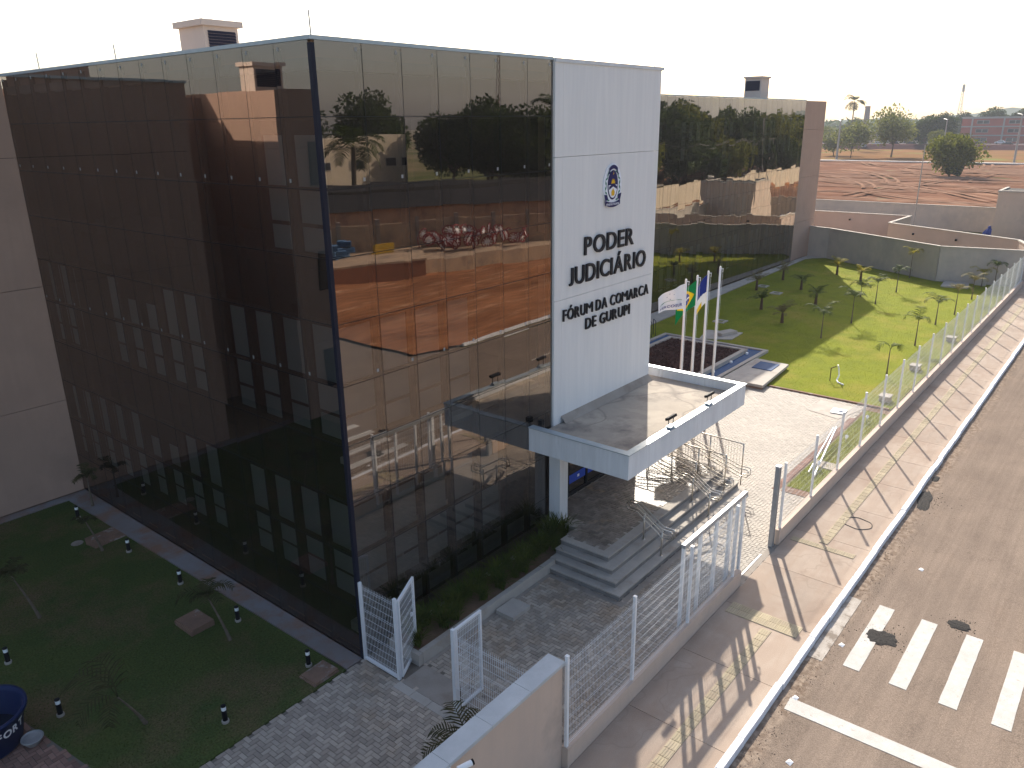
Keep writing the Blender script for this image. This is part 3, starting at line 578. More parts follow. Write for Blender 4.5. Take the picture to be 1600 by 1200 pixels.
# white entrance slab made of cladding panels
for x0, x1 in ((7.16, 7.50), (7.504, 12.40)):
    for z0, z1 in ((3.2, 6.94), (6.95, 10.63), (10.64, 12.86)):
        MB().box((x0, -.06, z0), (x1, .26, z1)).build('cladding_panel', 'white_panel', B)
MB().box((7.16, -.09, 12.86), (12.50, .30, 12.95)).build('slab_coping', 'white_wall', B)
MB().box((7.2, .3, 3.3), (12.38, .5, 12.8)).build('slab_backing', 'tan', B)
# wing to the left (rear-left), rendered, with shadow joints
for z0, z1 in ((0, 3.165), (3.18, 6.865), (6.88, 10.675), (10.69, 12.9)):
    MB().box((-5.5, 14.19, z0), (-.0, 20, z1)).build('wing_wall', 'tan', B)
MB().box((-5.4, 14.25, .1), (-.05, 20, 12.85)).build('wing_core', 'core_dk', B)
MB().box((-5.56, 14.13, 12.9), (0, 20, 12.98)).build('wing_coping', 'coping', B)
for z0, z1 in ((0, 3.165), (3.18, 6.865), (6.88, 10.675), (10.69, 12.75)):
    MB().box((-22, 13.4, z0), (-8.6, 34, z1)).build('block_wall', 'tan', B)
MB().box((-8.6, 18.5, 0), (-5.5, 34, 12.6)).build('recess_wall', 'tan', B)
for z in (1.2, 5.2, 9.3):
    for x in (-14.2, -12.0, -10.6):
        f = MB().box((x, 13.36, z), (x+.9, 13.39, z+1.6)).build('window', 'frame', B)
        MB().box((x+.05, 13.34, z+.05), (x+.85, 13.355, z+1.55)).build('pane', 'win', f)
MB().box((-5.2, 20.2, 12.7), (-.1, 25, 15.2)).build('stair_tower', 'tan', B)
# rear wing with the long glass facade
YF = 11.67
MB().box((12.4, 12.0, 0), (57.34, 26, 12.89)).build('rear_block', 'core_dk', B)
for z0, z1 in ((0, 3.165), (3.18, 6.865), (6.88, 10.675), (10.69, 12.9)):
    MB().box((57.36, YF, z0), (62.2, 26, z1)).build('end_wall', 'tan', B)
MB().box((12.4, 11.64, 12.90), (57.36, 11.85, 12.97)).build('roof_coping', 'coping', B)
cols = [12.45+.9978*k for k in range(46)]
stuffP = MB(); cnt = 0
for k in range(45):
    x0, x1 = cols[k], cols[k+1]
    for r_ in range(10):
        z = ROW*r_+ROW/2
        if 21 <= k < 30 : pane((x0+x1)/2, YF, .9978, z, 0, 'glass_far', tilt=.004)
        else:
            ww, hh = .9978/2-.007, ROW/2-.007; a, b = random.gauss(0, .004), random.gauss(0, .004)
            xc = (x0+x1)/2
            q = [(xc-ww, YF-b*ww-a*hh, z-hh), (xc+ww, YF+b*ww-a*hh, z-hh), (xc+ww, YF+b*ww+a*hh, z+hh), (xc-ww, YF-b*ww+a*hh, z+hh)]
            stuffP.add(q, [(0,1,2,3)])
stuffP.build('glass_panes', 'glass_far', B, kind='stuff')
bm = MB()
for x in cols: bm.box((x-.03, YF+.03, 0), (x+.03, YF+.15, 12.9))
for r_ in range(10): bm.box((12.45, YF+.05, ROW*r_), (57.3, YF+.12, ROW*r_+.05))
bm.build('rear_mullions', 'mullion', B, kind='stuff')
bm = MB()
for k in range(45):
    for z0, z1 in ((.5, 3.5), (5.0, 7.6), (9.1, 11.4)):
        if random.random() < .7: bm.box((cols[k]+.12, YF+.2, z0+random.choice((0, .6, 1.2))), (cols[k+1]-.12, YF+.215, z1))
bm.build('rear_blinds', 'blind', B, kind='stuff')
# entrance door wall below the slab
for k in range(5):
    x0 = 7.42+k*1.0; x1 = min(x0+.94, 12.36)
    f = MB().box((x0, .31, .66), (x1, .325, 3.0)).build('entrance_pane', 'glass', B)
    s_ = MB().box((x0+.02, .300, 1.02), (x1-.02, .306, 1.30)).build('blue_stripe', 'bluepaint', f)
MB().box((7.16, .36, .0), (12.4, .5, 3.3)).build('entrance_lobby_wall', 'core_dk', B)
bm = MB()
for k in range(6): bm.box((7.34+k*1.0, .27, .65), (7.43+k*1.0, .358, 3.1))
bm.box((7.3, .26, .64), (12.4, .357, .72)); bm.build('door_frame', 'frame', B)
for k, x in enumerate((8.0, 8.9, 9.95)):
    MB().box((x, .294, 1.12), (x+.10, .299, 1.20)).build('white_mark', 'white', B)
# column and canopy
MB().box((6.95, -.44, .0), (7.34, -.07, 3.06)).build('column', 'white_wall', B)
C_ = thing('canopy', 'white concrete entrance canopy with raised parapet and stained flat deck', 'canopy', (9.6, -1.5, 3.05))
MB().box((6.26, -2.98, 3.05), (12.9, -.065, 3.42)).box((12.405, -.06, 3.05), (12.9, .35, 3.42)).build('deck', 'canopy_deck', C_)
MB().box((6.10, -3.12, 3.04), (13.05, -2.98, 3.70)).build('parapet', 'white_wall', C_)
MB().box((6.10, -2.979, 3.04), (6.26, -.01, 3.70)).build('parapet', 'white_wall', C_)
MB().box((12.9, -2.979, 3.04), (13.05, .40, 3.70)).build('parapet', 'white_wall', C_)
MB().box((12.41, .352, 3.04), (12.899, .45, 3.70)).build('parapet', 'white_wall', C_)
MB().add([(6.261, -2.978, 3.42), (12.899, -2.978, 3.42), (12.899, -2.90, 3.425), (6.261, -2.90, 3.425), (6.261, -2.978, 3.50), (12.899, -2.978, 3.50)], [(0,3,2,1)[::-1], (3,2,5,4), (0,1,5,4)]).build('inner_fillet', 'canopy_deck', C_)
MB().add([(7.5, -.062, 3.62), (12.40, -.062, 3.62), (12.40, -.24, 3.425), (7.5, -.24, 3.425)], [(0,3,2,1)]).build('inner_fillet', 'concrete', C_)
cop = MB().box((6.07, -3.15, 3.70), (13.08, -2.95, 3.725)).box((6.07, -2.95, 3.70), (6.29, -.01, 3.725)).box((12.87, -2.95, 3.70), (13.08, .43, 3.725))
cop.build('metal_coping', 'coping', C_)

# floodlights on the canopy
def floodlight(loc, rz, label):
    t = thing('floodlight', label, 'floodlight', loc, 'floodlights on the canopy parapet'); x, y, z = loc
    Q = Matrix.Rotation(rz, 3, 'Z')
    f = lambda p: tuple(Vector(loc)+Q@Vector(p))
    MB().cbox(f((0, 0, .035)), (.26, .14, .05), rz).build('base_block', 'coping', t)
    bm = MB(); bm.tube([f((-.13, 0, .06)), f((-.13, 0, .26))], .012, 5).tube([f((.13, 0, .06)), f((.13, 0, .26))], .012, 5); bm.build('bracket', 'black', t)
    MB().cbox(f((0, 0, .30)), (.46, .10, .07), rz, mat=Q@Matrix.Rotation(-.35, 3, 'X')).build('lamp_head', 'black', t)
floodlight((8.34, -3.05, 3.725), 0, 'black bar floodlight on the canopy parapet nearest the glass corner')
floodlight((10.62, -3.05, 3.725), 0, 'black bar floodlight on the canopy parapet toward its far right corner')
t = thing('small_floodlight', 'small black floodlight at the canopy corner touching the mirror glass', 'floodlight', (6.4, -.2, 3.725))
MB().cbox((6.4, -.2, 3.80), (.16, .12, .14), .2).build('lamp_head', 'black', t); MB().tube([(6.4, -.2, 3.72), (6.4, -.2, 3.77)], .02).build('bracket', 'galv', t)

# roof vents
def vent(x0, x1, y0, y1, h, face, label):
    t = thing('roof_vent', label, 'roof vent', ((x0+x1)/2, (y0+y1)/2, 12.62), 'rendered vent boxes on the roof')
    MB().box((x0, y0, 12.62), (x1, y1, h-.14)).build('body', 'vent_glare', t)
    MB().box((x0-.1, y0-.1, h-.14), (x1+.1, y1+.1, h)).build('cap', 'vent_glare', t)
    bm = MB(); n = 9; za, zb = (h-.86, h-.24) if face == 'y' else (h-1.02, h-.32)
    for k in range(n):
        z = za+(zb-za)*k/n
        if face == 'y': bm.add([(x0+.1, y0-.03, z), (x1-.08, y0-.03, z), (x1-.08, y0-.004, z+(zb-za)/n*.95), (x0+.1, y0-.004, z+(zb-za)/n*.95)], [(0,1,2,3)])
        else: bm.add([(x0-.03, y0+.1, z), (x0-.03, y1-.1, z), (x0-.004, y1-.1, z+(zb-za)/n*.95), (x0-.004, y0+.1, z+(zb-za)/n*.95)], [(0,1,2,3)])
    bm.build('louver', 'louver', t)
    for x, y in ((x0, y1), (x0-.05, y0-.05), (x1, y0), (x1, y1)): MB().tube([(x, y, h-.02), (x, y, h+.26)], .008, 4).build('spike', 'galv', t)
vent(2.2, 3.15, 7.0, 8.15, 13.98, 'y', 'beige vent box with navy louver above the near glass block')
vent(51.2, 52.7, 13.0, 14.3, 14.6, 'x', 'far beige vent box on the roof of the long rear wing')
vent(-10.3, -9.1, 15.2, 16.4, 13.8, 'y', 'vent box of the side block seen only as a reflection in the left glass')
def rod(x, y, z, h, lab):
    t = thing('lightning_rod', lab, 'lightning rod', (x, y, z), 'lightning rods on the roof edges')
    MB().tube([(x, y, z), (x-.01, y, z+h*.4)], .014, 5).build('base_rod', 'galv', t)
    MB().tube([(x-.01, y, z+h*.4), (x-.03, y, z+h)], .006, 4).build('tip', 'galv', t)
rod(.07, .05, 12.97, 1.0, 'lightning rod at the sharp near corner of the glass roof')
rod(12.25, .1, 12.95, .7, 'lightning rod at the right end of the white slab')
rod(.07, 11.6, 12.97, 1.0, 'leftmost lightning rod on the left glass roof edge')
rod(.07, 7.3, 12.97, .8, 'short lightning rod between the left edge and the vent box')
rod(42.2, 11.8, 12.97, .8, 'lightning rod on the rear wing before its vent')

# ------------------------------------------------------------------ sign lettering
sign = thing('wall_sign', 'raised charcoal letters PODER JUDICIÁRIO FÓRUM DA COMARCA DE GURUPI on the white slab', 'sign', (9.8, -.06, 5.9))
def text_curve(s, bold=.02, ext=.03):
    c = bpy.data.curves.new('t', 'FONT'); c.body = s; c.offset = bold; c.extrude = ext; c.resolution_u = 4
    o = bpy.data.objects.new('t', c); COL.objects.link(o)
    bpy.context.view_layer.update(); dg = bpy.context.evaluated_depsgraph_get()
    me = bpy.data.meshes.new_from_object(o.evaluated_get(dg)); COL.objects.unlink(o); bpy.data.objects.remove(o)
    return me
def word(s, x0, x1, zb, cap, parent, y=-.095, m='letter', bold=.009, ext=.03, name='letter', place=None, gap=.12):
    """letters laid between x0..x1, capital height cap"""
    chs = []; cur = 0
    ref = text_curve('H', 0, 0); rh = max(v.co.y for v in ref.vertices)
    for ch in s:
        if ch == ' ': cur += .30; continue
        me = text_curve(ch, bold if ch != 'M' else bold-.02, ext)
        if ch == 'J':
            yy = [v.co.y for v in me.vertices]; mn_, mx_ = min(yy), max(yy)
            for v in me.vertices: v.co.y = (v.co.y-mn_)/(mx_-mn_)*rh-(.01)
        xsn = [v.co.x for v in me.vertices]; mn, mxx = min(xsn), max(xsn)
        if ch == 'M':
            for v in me.vertices: v.co.x *= 1.28
            mn *= 1.28; mxx *= 1.28
        chs.append((me, cur-mn)); cur += (mxx-mn)+gap
    tot = cur-gap; sx = (x1-x0)/tot; sz = cap/rh
    for me, off in chs:
        for v in me.vertices:
            X = x0+(v.co.x+off)*sx; Z = zb+v.co.y*sz; Y = y-v.co.z*.8
            v.co = place(X, Z, v.co.z) if place else (X, Y, Z)
        if not place: me.flip_normals()
        me.materials.clear(); me.materials.append(M[m]); me.update()
        link(name, me, parent)
word('PODER', 8.50, 11.08, 8.02, .48, sign); word('JUDICIÁRIO', 7.80, 11.83, 7.28, .48, sign)
word('FÓRUM DA COMARCA', 7.53, 12.09, 6.35, .31, sign, bold=.004, gap=.15); word('DE GURUPI', 8.62, 11.00, 5.91, .31, sign, bold=.006, gap=.17)
# coat of arms (simplified emblem as it stands on the wall)
em = thing('coat_of_arms', 'small state coat of arms with oval shield, laurels and ribbons on the white slab', 'emblem', (9.85, -.06, 9.2))
ex, ez = 9.86, 9.78
def flat(poly, y0, y1, m, name, par=em, hole=None):
    n = len(poly); vs = [(x, y0, z) for x, z in poly]+[(x, y1, z) for x, z in poly]
    bm = MB().add(vs, [tuple(range(n)), tuple(range(n, 2*n))[::-1]]+[(i, (i+1) % n, n+(i+1) % n, n+i) for i in range(n)]); return bm.build(name, m, par)
ell = lambda cx, cz, a, b, a0=0, a1=360, n=24: [(cx+a*math.cos(R(a0+(a1-a0)*k/n)), cz+b*math.sin(R(a0+(a1-a0)*k/n))) for k in range(n if a1-a0 == 360 else n+1)]
flat(ell(ex, ez, .47, .60), -.085, -.061, 'emb_w', 'backplate')
flat(ell(ex, ez+.02, .265, .40), -.092, -.086, 'emb_b', 'shield_rim')
flat(ell(ex, ez+.02, .225, .35, 8, 172), -.098, -.0925, 'emb_b', 'shield_sky')
flat(ell(ex, ez+.02, .225, .35, 180, 360), -.099, -.0926, 'emb_w', 'shield_field')
sunp = []
for k in range(17): a = R(180*k/16); rr = .12 if k % 2 == 0 else .075; sunp.append((ex+rr*math.cos(a), ez+.06+rr*1.15*math.sin(a)))
flat(sunp, -.104, -.0985, 'emb_y', 'rising_sun')
flat([(ex-.20, ez-.10), (ex-.20, ez-.02-.0), (ex, ez+.06+.0), (ex+.20, ez-.02), (ex+.20, ez-.10), (ex, ez-.02)], -.106, -.0995, 'emb_b', 'chevron')
flat([(ex-.085, ez-.17), (ex, ez-.07), (ex+.085, ez-.17), (ex+.07, ez-.27), (ex-.07, ez-.27)], -.105, -.0995, 'emb_y', 'gold_point')
def ribbon(cx, cz, wd, h, sag, m, name):
    top = [(cx-wd+2*wd*k/12, cz+h/2+sag*(1-((k-6)/6)**2)) for k in range(13)]; bot = [(x, z-h) for x, z in top][::-1]
    flat(top+bot, -.108, -.100, m, name)
ribbon(ex, ez+.42, .22, .10, .09, 'emb_b', 'top_ribbon'); ribbon(ex, ez-.45, .38, .13, -.07, 'emb_b', 'bottom_ribbon')
for s_ in (-1, 1):
    flat([(ex+s_*.38, ez-.40), (ex+s_*.44, ez-.22), (ex+s_*.30, ez-.24), (ex+s_*.24, ez-.36)], -.107, -.100, 'emb_b', 'ribbon_end')
    flat([(ex+s_*.20, ez+.40), (ex+s_*.29, ez+.30), (ex+s_*.17, ez+.34)], -.107, -.100, 'emb_b', 'ribbon_end')
    for k in range(8):
        a = R(-52+16*k); cx, cz = ex+s_*.36*math.cos(a), ez-.02+.46*math.sin(a); t_ = a+1.57+(.5 if k % 2 else -.5)
        dx, dz = .07*math.cos(t_)*s_, .07*math.sin(t_); qx, qz = -dz*.35, dx*.35
        flat([(cx-dx, cz-dz), (cx+qx, cz+qz), (cx+dx, cz+dz), (cx-qx, cz-qz)][::s_], -.096, -.087, 'emb_g', 'laurel_leaf')
flat([(ex+.055*math.cos(R(90+72*k*2)), ez+.335+.055*math.sin(R(90+72*k*2))) for k in range(5)][:3]+[(ex, ez+.33)], -.111, -.1085, 'emb_y', 'star')
def ribbon_text(s, x0, x1, zb, cap): word(s, x0, x1, zb, cap, em, y=-.1085, m='emb_w', bold=.02, ext=.002, name='motto_letter')
ribbon_text('ESTADO DO TOCANTINS', ex-.33, ex+.33, ez-.53, .055)

# ------------------------------------------------------------------ entrance steps, landing, planter
st = thing('entrance_steps', 'four wide concrete steps wrapping the paved entrance landing', 'steps', (9.5, -3, 0))
lv = [(5.47, -3.36), (5.70, -3.10), (5.95, -2.83), (6.20, -2.56)]
for i, (x, y) in enumerate(lv):
    z0 = .16*i
    q = MB().box((x-.015, y-.015, z0+.125), (13.2, -1.06+.01*i, z0+.16)).build('step', 'concrete_lt', st)
    MB().box((x+.01, y+.01, z0 if i else -.1), (13.19, -1.06+.01*i, z0+.124)).build('riser', 'riser', q)
MB().box((6.96, -.999, -.1), (13.2, .25, .64)).build('landing_base', 'concrete_lt', st)
lst = herring([(6.45, -2.3, 13.0, -1.02), (7.4, -1.05, 13.0, .2)])
bricks_stuff('landing_pavers', lst, .652, 'brick_brown', st)
pl = thing('planter', 'long low concrete planter bed along the foot of the glass', 'planter', (3.5, -.8, 0))
MB().box((.72, -1.20, -.1), (6.95, -1.06, .30)).build('outer_kerb', 'concrete_lt', pl)
MB().box((.72, -.30, -.1), (6.95, -.22, .34)).build('inner_kerb', 'concrete_lt', pl)
MB().add([(.72, -1.059, .24), (6.949, -1.059, .24), (6.949, -.301, .28), (.72, -.301, .26)], [(0,1,2,3)]).build('soil', 'soil', pl)
MB().box((.60, -1.19, -.1), (.719, -.22, .28)).build('end_kerb', 'concrete_lt', pl)
def clump_mesh(seed, h=.44, n=110):
    r2 = np.random.default_rng(seed); T = []
    for k in range(n):
        a = r2.random()*6.283; l = h*(.6+.6*r2.random()); lean = .3+1.1*r2.random(); ca, sa = math.cos(a), math.sin(a); wv = .008+.004*r2.random()
        bx_, by_ = r2.normal(0, .04), r2.normal(0, .04)
        pts = [(bx_+ca*l*lean*s*s*.8, by_+sa*l*lean*s*s*.8, l*(s-.35*lean*s*s)) for s in (0, .4, .75, 1)]
        ws = [wv, wv*1.1, wv*.7, .001]
        for q in range(3):
            p, n_ = pts[q], pts[q+1]
            T.append([(p[0]-sa*ws[q], p[1]+ca*ws[q], p[2]), (p[0]+sa*ws[q], p[1]-ca*ws[q], p[2]), (n_[0]+sa*ws[q+1], n_[1]-ca*ws[q+1], n_[2]), (n_[0]-sa*ws[q+1], n_[1]+ca*ws[q+1], n_[2])])
    return np.array(T)
cm = []
for i in range(4):
    o = np_tris('grass_clump', clump_mesh(50+i), 'liriope', nper=4); cm.append(o.data); bpy.data.objects.remove(o)
for i in range(30):
    x = .95+i*.203+random.uniform(-.05, .05); y = random.choice((-.85, -.62, -.45)); s_ = 1.55 if i >= 27 else random.uniform(.95, 1.35)
    o = link('grass_clump', cm[i % 4], loc=(x, y, .24), rot=(0, 0, random.random()*6), group='strap-leaved clumps in the planter', cat='plant',
             label='tuft of arching dark green strap leaves in the planter bed' if i < 27 else 'tall strap-leaf tuft beside the white entrance column')
    o.scale = (s_, s_, s_*(1.15 if i < 27 else 1.2))

# handrails
def rail_loop(y0, z0, y1, z1, x, ends=.30, dz=.24):
    return [(x, y0+ends, z0-dz), (x, y0+ends+.04, z0-dz+.05), (x, y0+ends+.04, z0-.05), (x, y0+ends, z0), (x, y0, z0), (x, y1, z1), (x, y1-ends, z1), (x, y1-ends-.04, z1-.05), (x, y1-ends-.04, z1-dz+.05), (x, y1-ends, z1-dz), (x, y1, z1-dz), (x, y0, z0-dz), (x, y0+ends, z0-dz)]
for X, lab in ((7.82, 'double stainless handrail on the front steps nearer the glass corner'), (10.72, 'double stainless handrail on the front steps farther right')):
    t = thing('handrail', lab, 'handrail', (X, -2.95, .3), 'stainless handrails on the entrance steps')
    for dx in (-.07, .07): MB().tube(rail_loop(-2.5, 1.52, -3.25, 1.02, X+dx), .020, 7).build('rail', 'inox', t, smooth=True)
    for y, z in ((-2.68, .47), (-3.24, .15)):
        MB().tube([(X, y, z), (X, y, z+.80)], .024, 8).tube([(X-.07, y, z+.74), (X+.07, y, z+.74)], .012, 5).lathe([(.0, .008), (.05, .008), (.05, 0)], 10, (X, y, z+.01)).build('post', 'inox', t, smooth=True)
def guard(X, ys, zs, lab, y_flat_end):
    t = thing('ramp_guard', lab, 'guardrail', (X, ys[0], .64), 'stainless mesh guards at the right of the landing')
    y0, y1 = ys; zb, zt = zs
    yf = y_flat_end; drop = (yf-y1)*.45
    MB().tube([(X, y0, zt), (X, yf, zt), (X, y1+.05, zt-drop*.0-.03), (X, y1, zt-.08), (X, y1, zb-.5)], .02, 7).build('top_rail', 'inox', t, smooth=True)
    for dx in (-.10, .10):
        MB().tube(rail_loop(yf+.9, zt-.12, y1+.1, zt-.12-max(.3, drop), X+dx, .32, .26), .017, 6).build('handrail_loop', 'inox', t, smooth=True)
    bm = MB(); y = y0
    while y > y1: bm.tube([(X, y, zb), (X, y, zt)], .005, 3, cap=False); y -= .10
    for z in (zb+.02, zb+.25, zt-.25): bm.tube([(X, y0, z), (X, y1, z)], .007, 3, cap=False)
    bm.build('mesh_infill', 'inox', t)
    for y in np.linspace(y0, y1, 4): MB().tube([(X, y, zb-.12), (X, y, zt)], .02, 7).build('post', 'inox', t, smooth=True)
guard(13.12, (.2, -3.2), (.76, 1.72), 'tall stainless guard with mesh infill at the far right edge of the landing', -1.6)
guard(11.45, (.1, -2.4), (.76, 1.45), 'lower stainless guard with mesh infill across the sunlit landing', -1.3)
guard(12.3, (-.2, -3.0), (.70, 1.55), 'stainless guard with mesh between the two other landing guards', -1.5)

# ------------------------------------------------------------------ fences and gates
def mesh_panel(L, h, sx=.05, rows=(0, .05, .22, .42, .62, .67, .9, 1.1, 1.3, 1.35, 1.55, 1.75, 1.90, 1.95), r=.0030, frame=0):
    """welded mesh panel in local x,z"""
    bm = MB(); x = sx/2
    while x < L: bm.tube([(x, 0, 0), (x, 0, h+.03)], r*.95, 3, cap=False); x += sx
    for z in rows:
        z = z*h/2.0
        bm.tube([(0, -.006, z+.01), (L, -.006, z+.01)], r*.85, 3, cap=False)
    return bm
fence_group = 'white welded mesh fence on the low wall'
def fence(x_list, y, z0, ztop, lab, r=.0030):
    t = thing('mesh_fence', lab, 'fence', (x_list[0], y, 0))
    L = x_list[1]-x_list[0]
    pm = MB().box((-.03, -.03, z0), (.03, .03, ztop)).box((-.034, -.034, ztop), (.034, .034, ztop+.03), 0).mesh('post', 'white_steel')
    for x in x_list: link('post', pm, t, loc=(x, y, 0))
    pmesh = {}
    for a, b in zip(x_list[:-1], x_list[1:]):
        k = round(b-a, 2)
        if k not in pmesh: pmesh[k] = mesh_panel(k, ztop-z0-.12, r=r).mesh('mesh_panel', 'white_steel')
        link('mesh_panel', pmesh[k], t, loc=(a, y-.035, z0+.06))
    return t
MB().box((.28, -5.45, -.2), (8.02, -5.31, .44)).build('low_wall', 'beige', label='low beige wall carrying the near mesh fence, left of the gate opening', cat='wall')
MB().box((10.62, -5.45, -.2), (56.4, -5.29, .46)).build('low_wall', 'beige', label='long low beige wall carrying the fence, right of the gate opening', cat='wall')
fence([.33, 2.68, 5.16, 7.62], -5.38, .44, 2.42, 'white mesh fence with tall posts on the near low wall')
fence([10.80]+[13.32+2.47*k for k in range(18)], -5.37, .46, 2.44, 'long white mesh fence receding along the sidewalk beside the garden', r=.0021)
t = thing('sliding_gate', 'white tubular sliding gate parked behind the near fence', 'gate', (6.8, -5.2, 0))
MB().box((5.06, -5.25, 2.36), (8.46, -5.16, 2.46)).build('top_beam', 'galv', t); MB().box((5.06, -5.25, .08), (8.46, -5.16, .18)).build('bottom_beam', 'galv', t)
for x in (5.1, 5.95, 6.8, 7.62, 8.02, 8.40):
    MB().box((x-.035 if x != 7.62 else x-.07, -5.24, .18), (x+.035 if x != 7.62 else x+.05, -5.17, 2.36)).build('stile', 'white_steel', t)
link('mesh_panel', mesh_panel(3.3, 2.1, .10).mesh('mesh_panel', 'white_steel'), t, loc=(5.1, -5.2, .2))
MB().tube([(8.2, -5.28, .9), (8.2, -5.30, .95), (8.2, -5.30, 1.55), (8.2, -5.28, 1.6)], .014, 6).build('handle', 'white_steel', t)
MB().tube([(8.46, -5.2, 2.40), (8.60, -5.2, 2.38), (8.62, -5.2, 2.28), (8.55, -5.2, 2.24)], .02, 6).build('stop_hook', 'galv', t)
t = thing('gate_post', 'thick grey steel gate post at the right side of the opening', 'post', (10.45, -5.31, 0))
MB().box((10.36, -5.36, 0), (10.40, -5.24, 2.46)).box((10.46, -5.36, 0), (10.50, -5.24, 2.46)).box((10.40, -5.27, 0), (10.46, -5.24, 2.46)).build('channel', 'galv', t)
MB().box((10.35, -5.37, 2.46), (10.51, -5.23, 2.49)).build('cap', 'white_steel', t)
MB().box((10.50, -5.33, .0), (10.56, -5.27, 2.40)).build('gate_stop_post', 'galv', label='thin steel post between the thick gate post and the fence', cat='post')
MB().box((-.2, -5.29, -.05), (9.8, -5.255, .018)).build('gate_rail', 'galv', label='steel ground rail of the sliding gate across the opening', cat='rail')

# high beige wall at the bottom with coping slabs
t = thing('high_wall', 'high beige rendered wall with bluish concrete coping at the bottom of the view', 'wall', (-4, -5.15, 0))
MB().box((-12, -5.32, -.2), (.27, -5.08, 2.26)).build('wall', 'beige', t)
for k in range(13):
    MB().box((.30-(k+1)*1.0+.006, -5.36, 2.26+random.uniform(0, .004)), (.30-k*1.0, -4.98, 2.33)).build('coping_slab', 'coping_blue', t)
t = thing('security_camera', 'white bullet security camera fixed to the high beige wall', 'camera', (-2.55, -5.32, 2.0))
Q = Matrix.Rotation(R(-35), 3, 'Z')@Matrix.Rotation(R(8), 3, 'Y')
MB().cbox((-2.75, -5.36, 2.20), (.12, .08, .12)).build('mount', 'white', t)
MB().tube([(-2.74, -5.42, 2.22), (-2.60, -5.50, 2.25)], .022, 7).build('arm', 'white', t)
MB().tube([(-2.64, -5.47, 2.25), (-2.42, -5.56, 2.27)], .046, 12).build('body', 'white', t, smooth=False)
MB().tube([(-2.425, -5.558, 2.27), (-2.395, -5.568, 2.272)], .048, 12).build('lens_hood', 'black', t)

# pedestrian gate group near the corner
def gate_leaf(name, x, y, L, ang, lab, zt=1.98, framed=True, gap=.03):
    t = thing(name, lab, 'gate' if framed else 'fence', (x, y, 0)); Q = Matrix.Rotation(ang, 3, 'Z')
    P = lambda a, b, c: tuple(Vector((x, y, 0))+Q@Vector((a, b, c)))
    def bar_(a0, a1, c0, c1, w_=.05):
        c = P((a0+a1)/2, 0, (c0+c1)/2); return MB().cbox(c, (a1-a0, w_, c1-c0), ang)
    if framed:
        bar_(gap, gap+.05, .04, zt).build('stile', 'white_steel', t); bar_(L-.05, L, .04, zt).build('stile', 'white_steel', t)
        bar_(gap+.05, L-.05, zt-.05, zt).build('top_bar', 'white_steel', t); bar_(gap+.05, L-.05, .04, .09).build('bottom_bar', 'white_steel', t)
    me = mesh_panel(L-gap-(.1 if framed else .0), zt-.15, .05, r=.004).mesh('mesh_panel', 'white_steel')
    o = link('mesh_panel', me, t, loc=P(gap+(.05 if framed else 0), 0, .09), rot=(0, 0, ang))
    return t, P
t, P = gate_leaf('fixed_mesh_panel', .05, -.06, 1.06, R(-90), 'fixed white mesh panel between the glass corner and the first gate post', framed=False)
for y, zt in ((-.03, 1.99), (-1.15, 2.03)): MB().box((.0, y-.035, 0), (.07, y+.035, zt)).build('post', 'white_steel', t)
MB().box((.0, -1.12, .02), (.06, -.06, .07)).build('bottom_bar', 'white_steel', t)
t, P = gate_leaf('pedestrian_gate', .06, -1.20, 1.0, R(27), 'open white gate leaf hinged beside the planter end', zt=1.96)
MB().cbox(P(.93, .05, 1.02), (.06, .05, .08), R(27)).build('latch', 'white_steel', t)
t, P = gate_leaf('pedestrian_gate', .06, -2.83, .84, R(2), 'open white gate leaf standing alone in front of the high wall coping', zt=2.0)
t, P = gate_leaf('fixed_mesh_panel', .03, -2.86, 2.1, R(-90), 'fixed white mesh panel running from the lone gate leaf to the high wall', framed=False)
MB().box((.0, -2.88, 0), (.07, -2.80, 2.03)).build('post', 'white_steel', t)
MB().tube([(.12, -2.9, 0), (.12, -2.9, .62)], .012, 5).build('stake', 'stem', label='thin wooden stake beside the lone gate leaf post', cat='stake')

# ------------------------------------------------------------------ small things on the court and left lawn
t = thing('concrete_cover', 'pale square concrete inspection cover against the planter kerb', 'cover', (3.5, -1.5, 0))
MB().prism([(3.17, -1.80), (3.84, -1.80), (3.84, -1.24), (3.17, -1.24)], 0, .10).build('slab', 'concrete_lt', t)
def cover(cx, cy, lx, ly, a, h, m, lab):
    t = thing('concrete_cover', lab, 'cover', (cx, cy, 0))
    MB().cbox((cx, cy, h/2-.02), (lx+.04, ly+.04, h), a).build('rim', m, t)
    MB().cbox((cx+.01, cy-.01, h), (lx, ly, .05), a+.03).build('lid', m, t)
cover(-1.70, 4.22, .56, .74, 0, .12, 'cover', 'raised rust-brown concrete box in the middle of the shaded lawn')
cover(-.96, .36, .62, .50, .02, .05, 'cover', 'flat stained concrete cover at the lawn corner beside the paving')
MB().lathe([(0, .03), (.10, .03), (.15, .015), (.17, 0)], 12, (-1.75, 10.6, 0)).build('round_cover', 'concrete', label='small round pale cap lying in the shaded lawn near the path spur', cat='cover')
bollG = 'black bollard lights on the shaded lawn'
def bollard_proto():
    t = thing('bollard_light', 'x', 'bollard light', (0, 0, 0), bollG)
    MB().lathe([(.075, -.02), (.075, .05), (.06, .055), (0, .055)], 14).build('concrete_foot', 'concrete_lt', t)
    MB().lathe([(.052, .05), (.052, .299), (.0, .299)], 14).build('body', 'black', t)
    MB().lathe([(.048, .30), (.048, .385), (.0, .385)], 14).build('lens', 'lens', t)
    MB().lathe([(.051, .386), (.051, .41), (.0, .415)], 14).build('cap', 'black', t)
    return t
bp = bollard_proto()
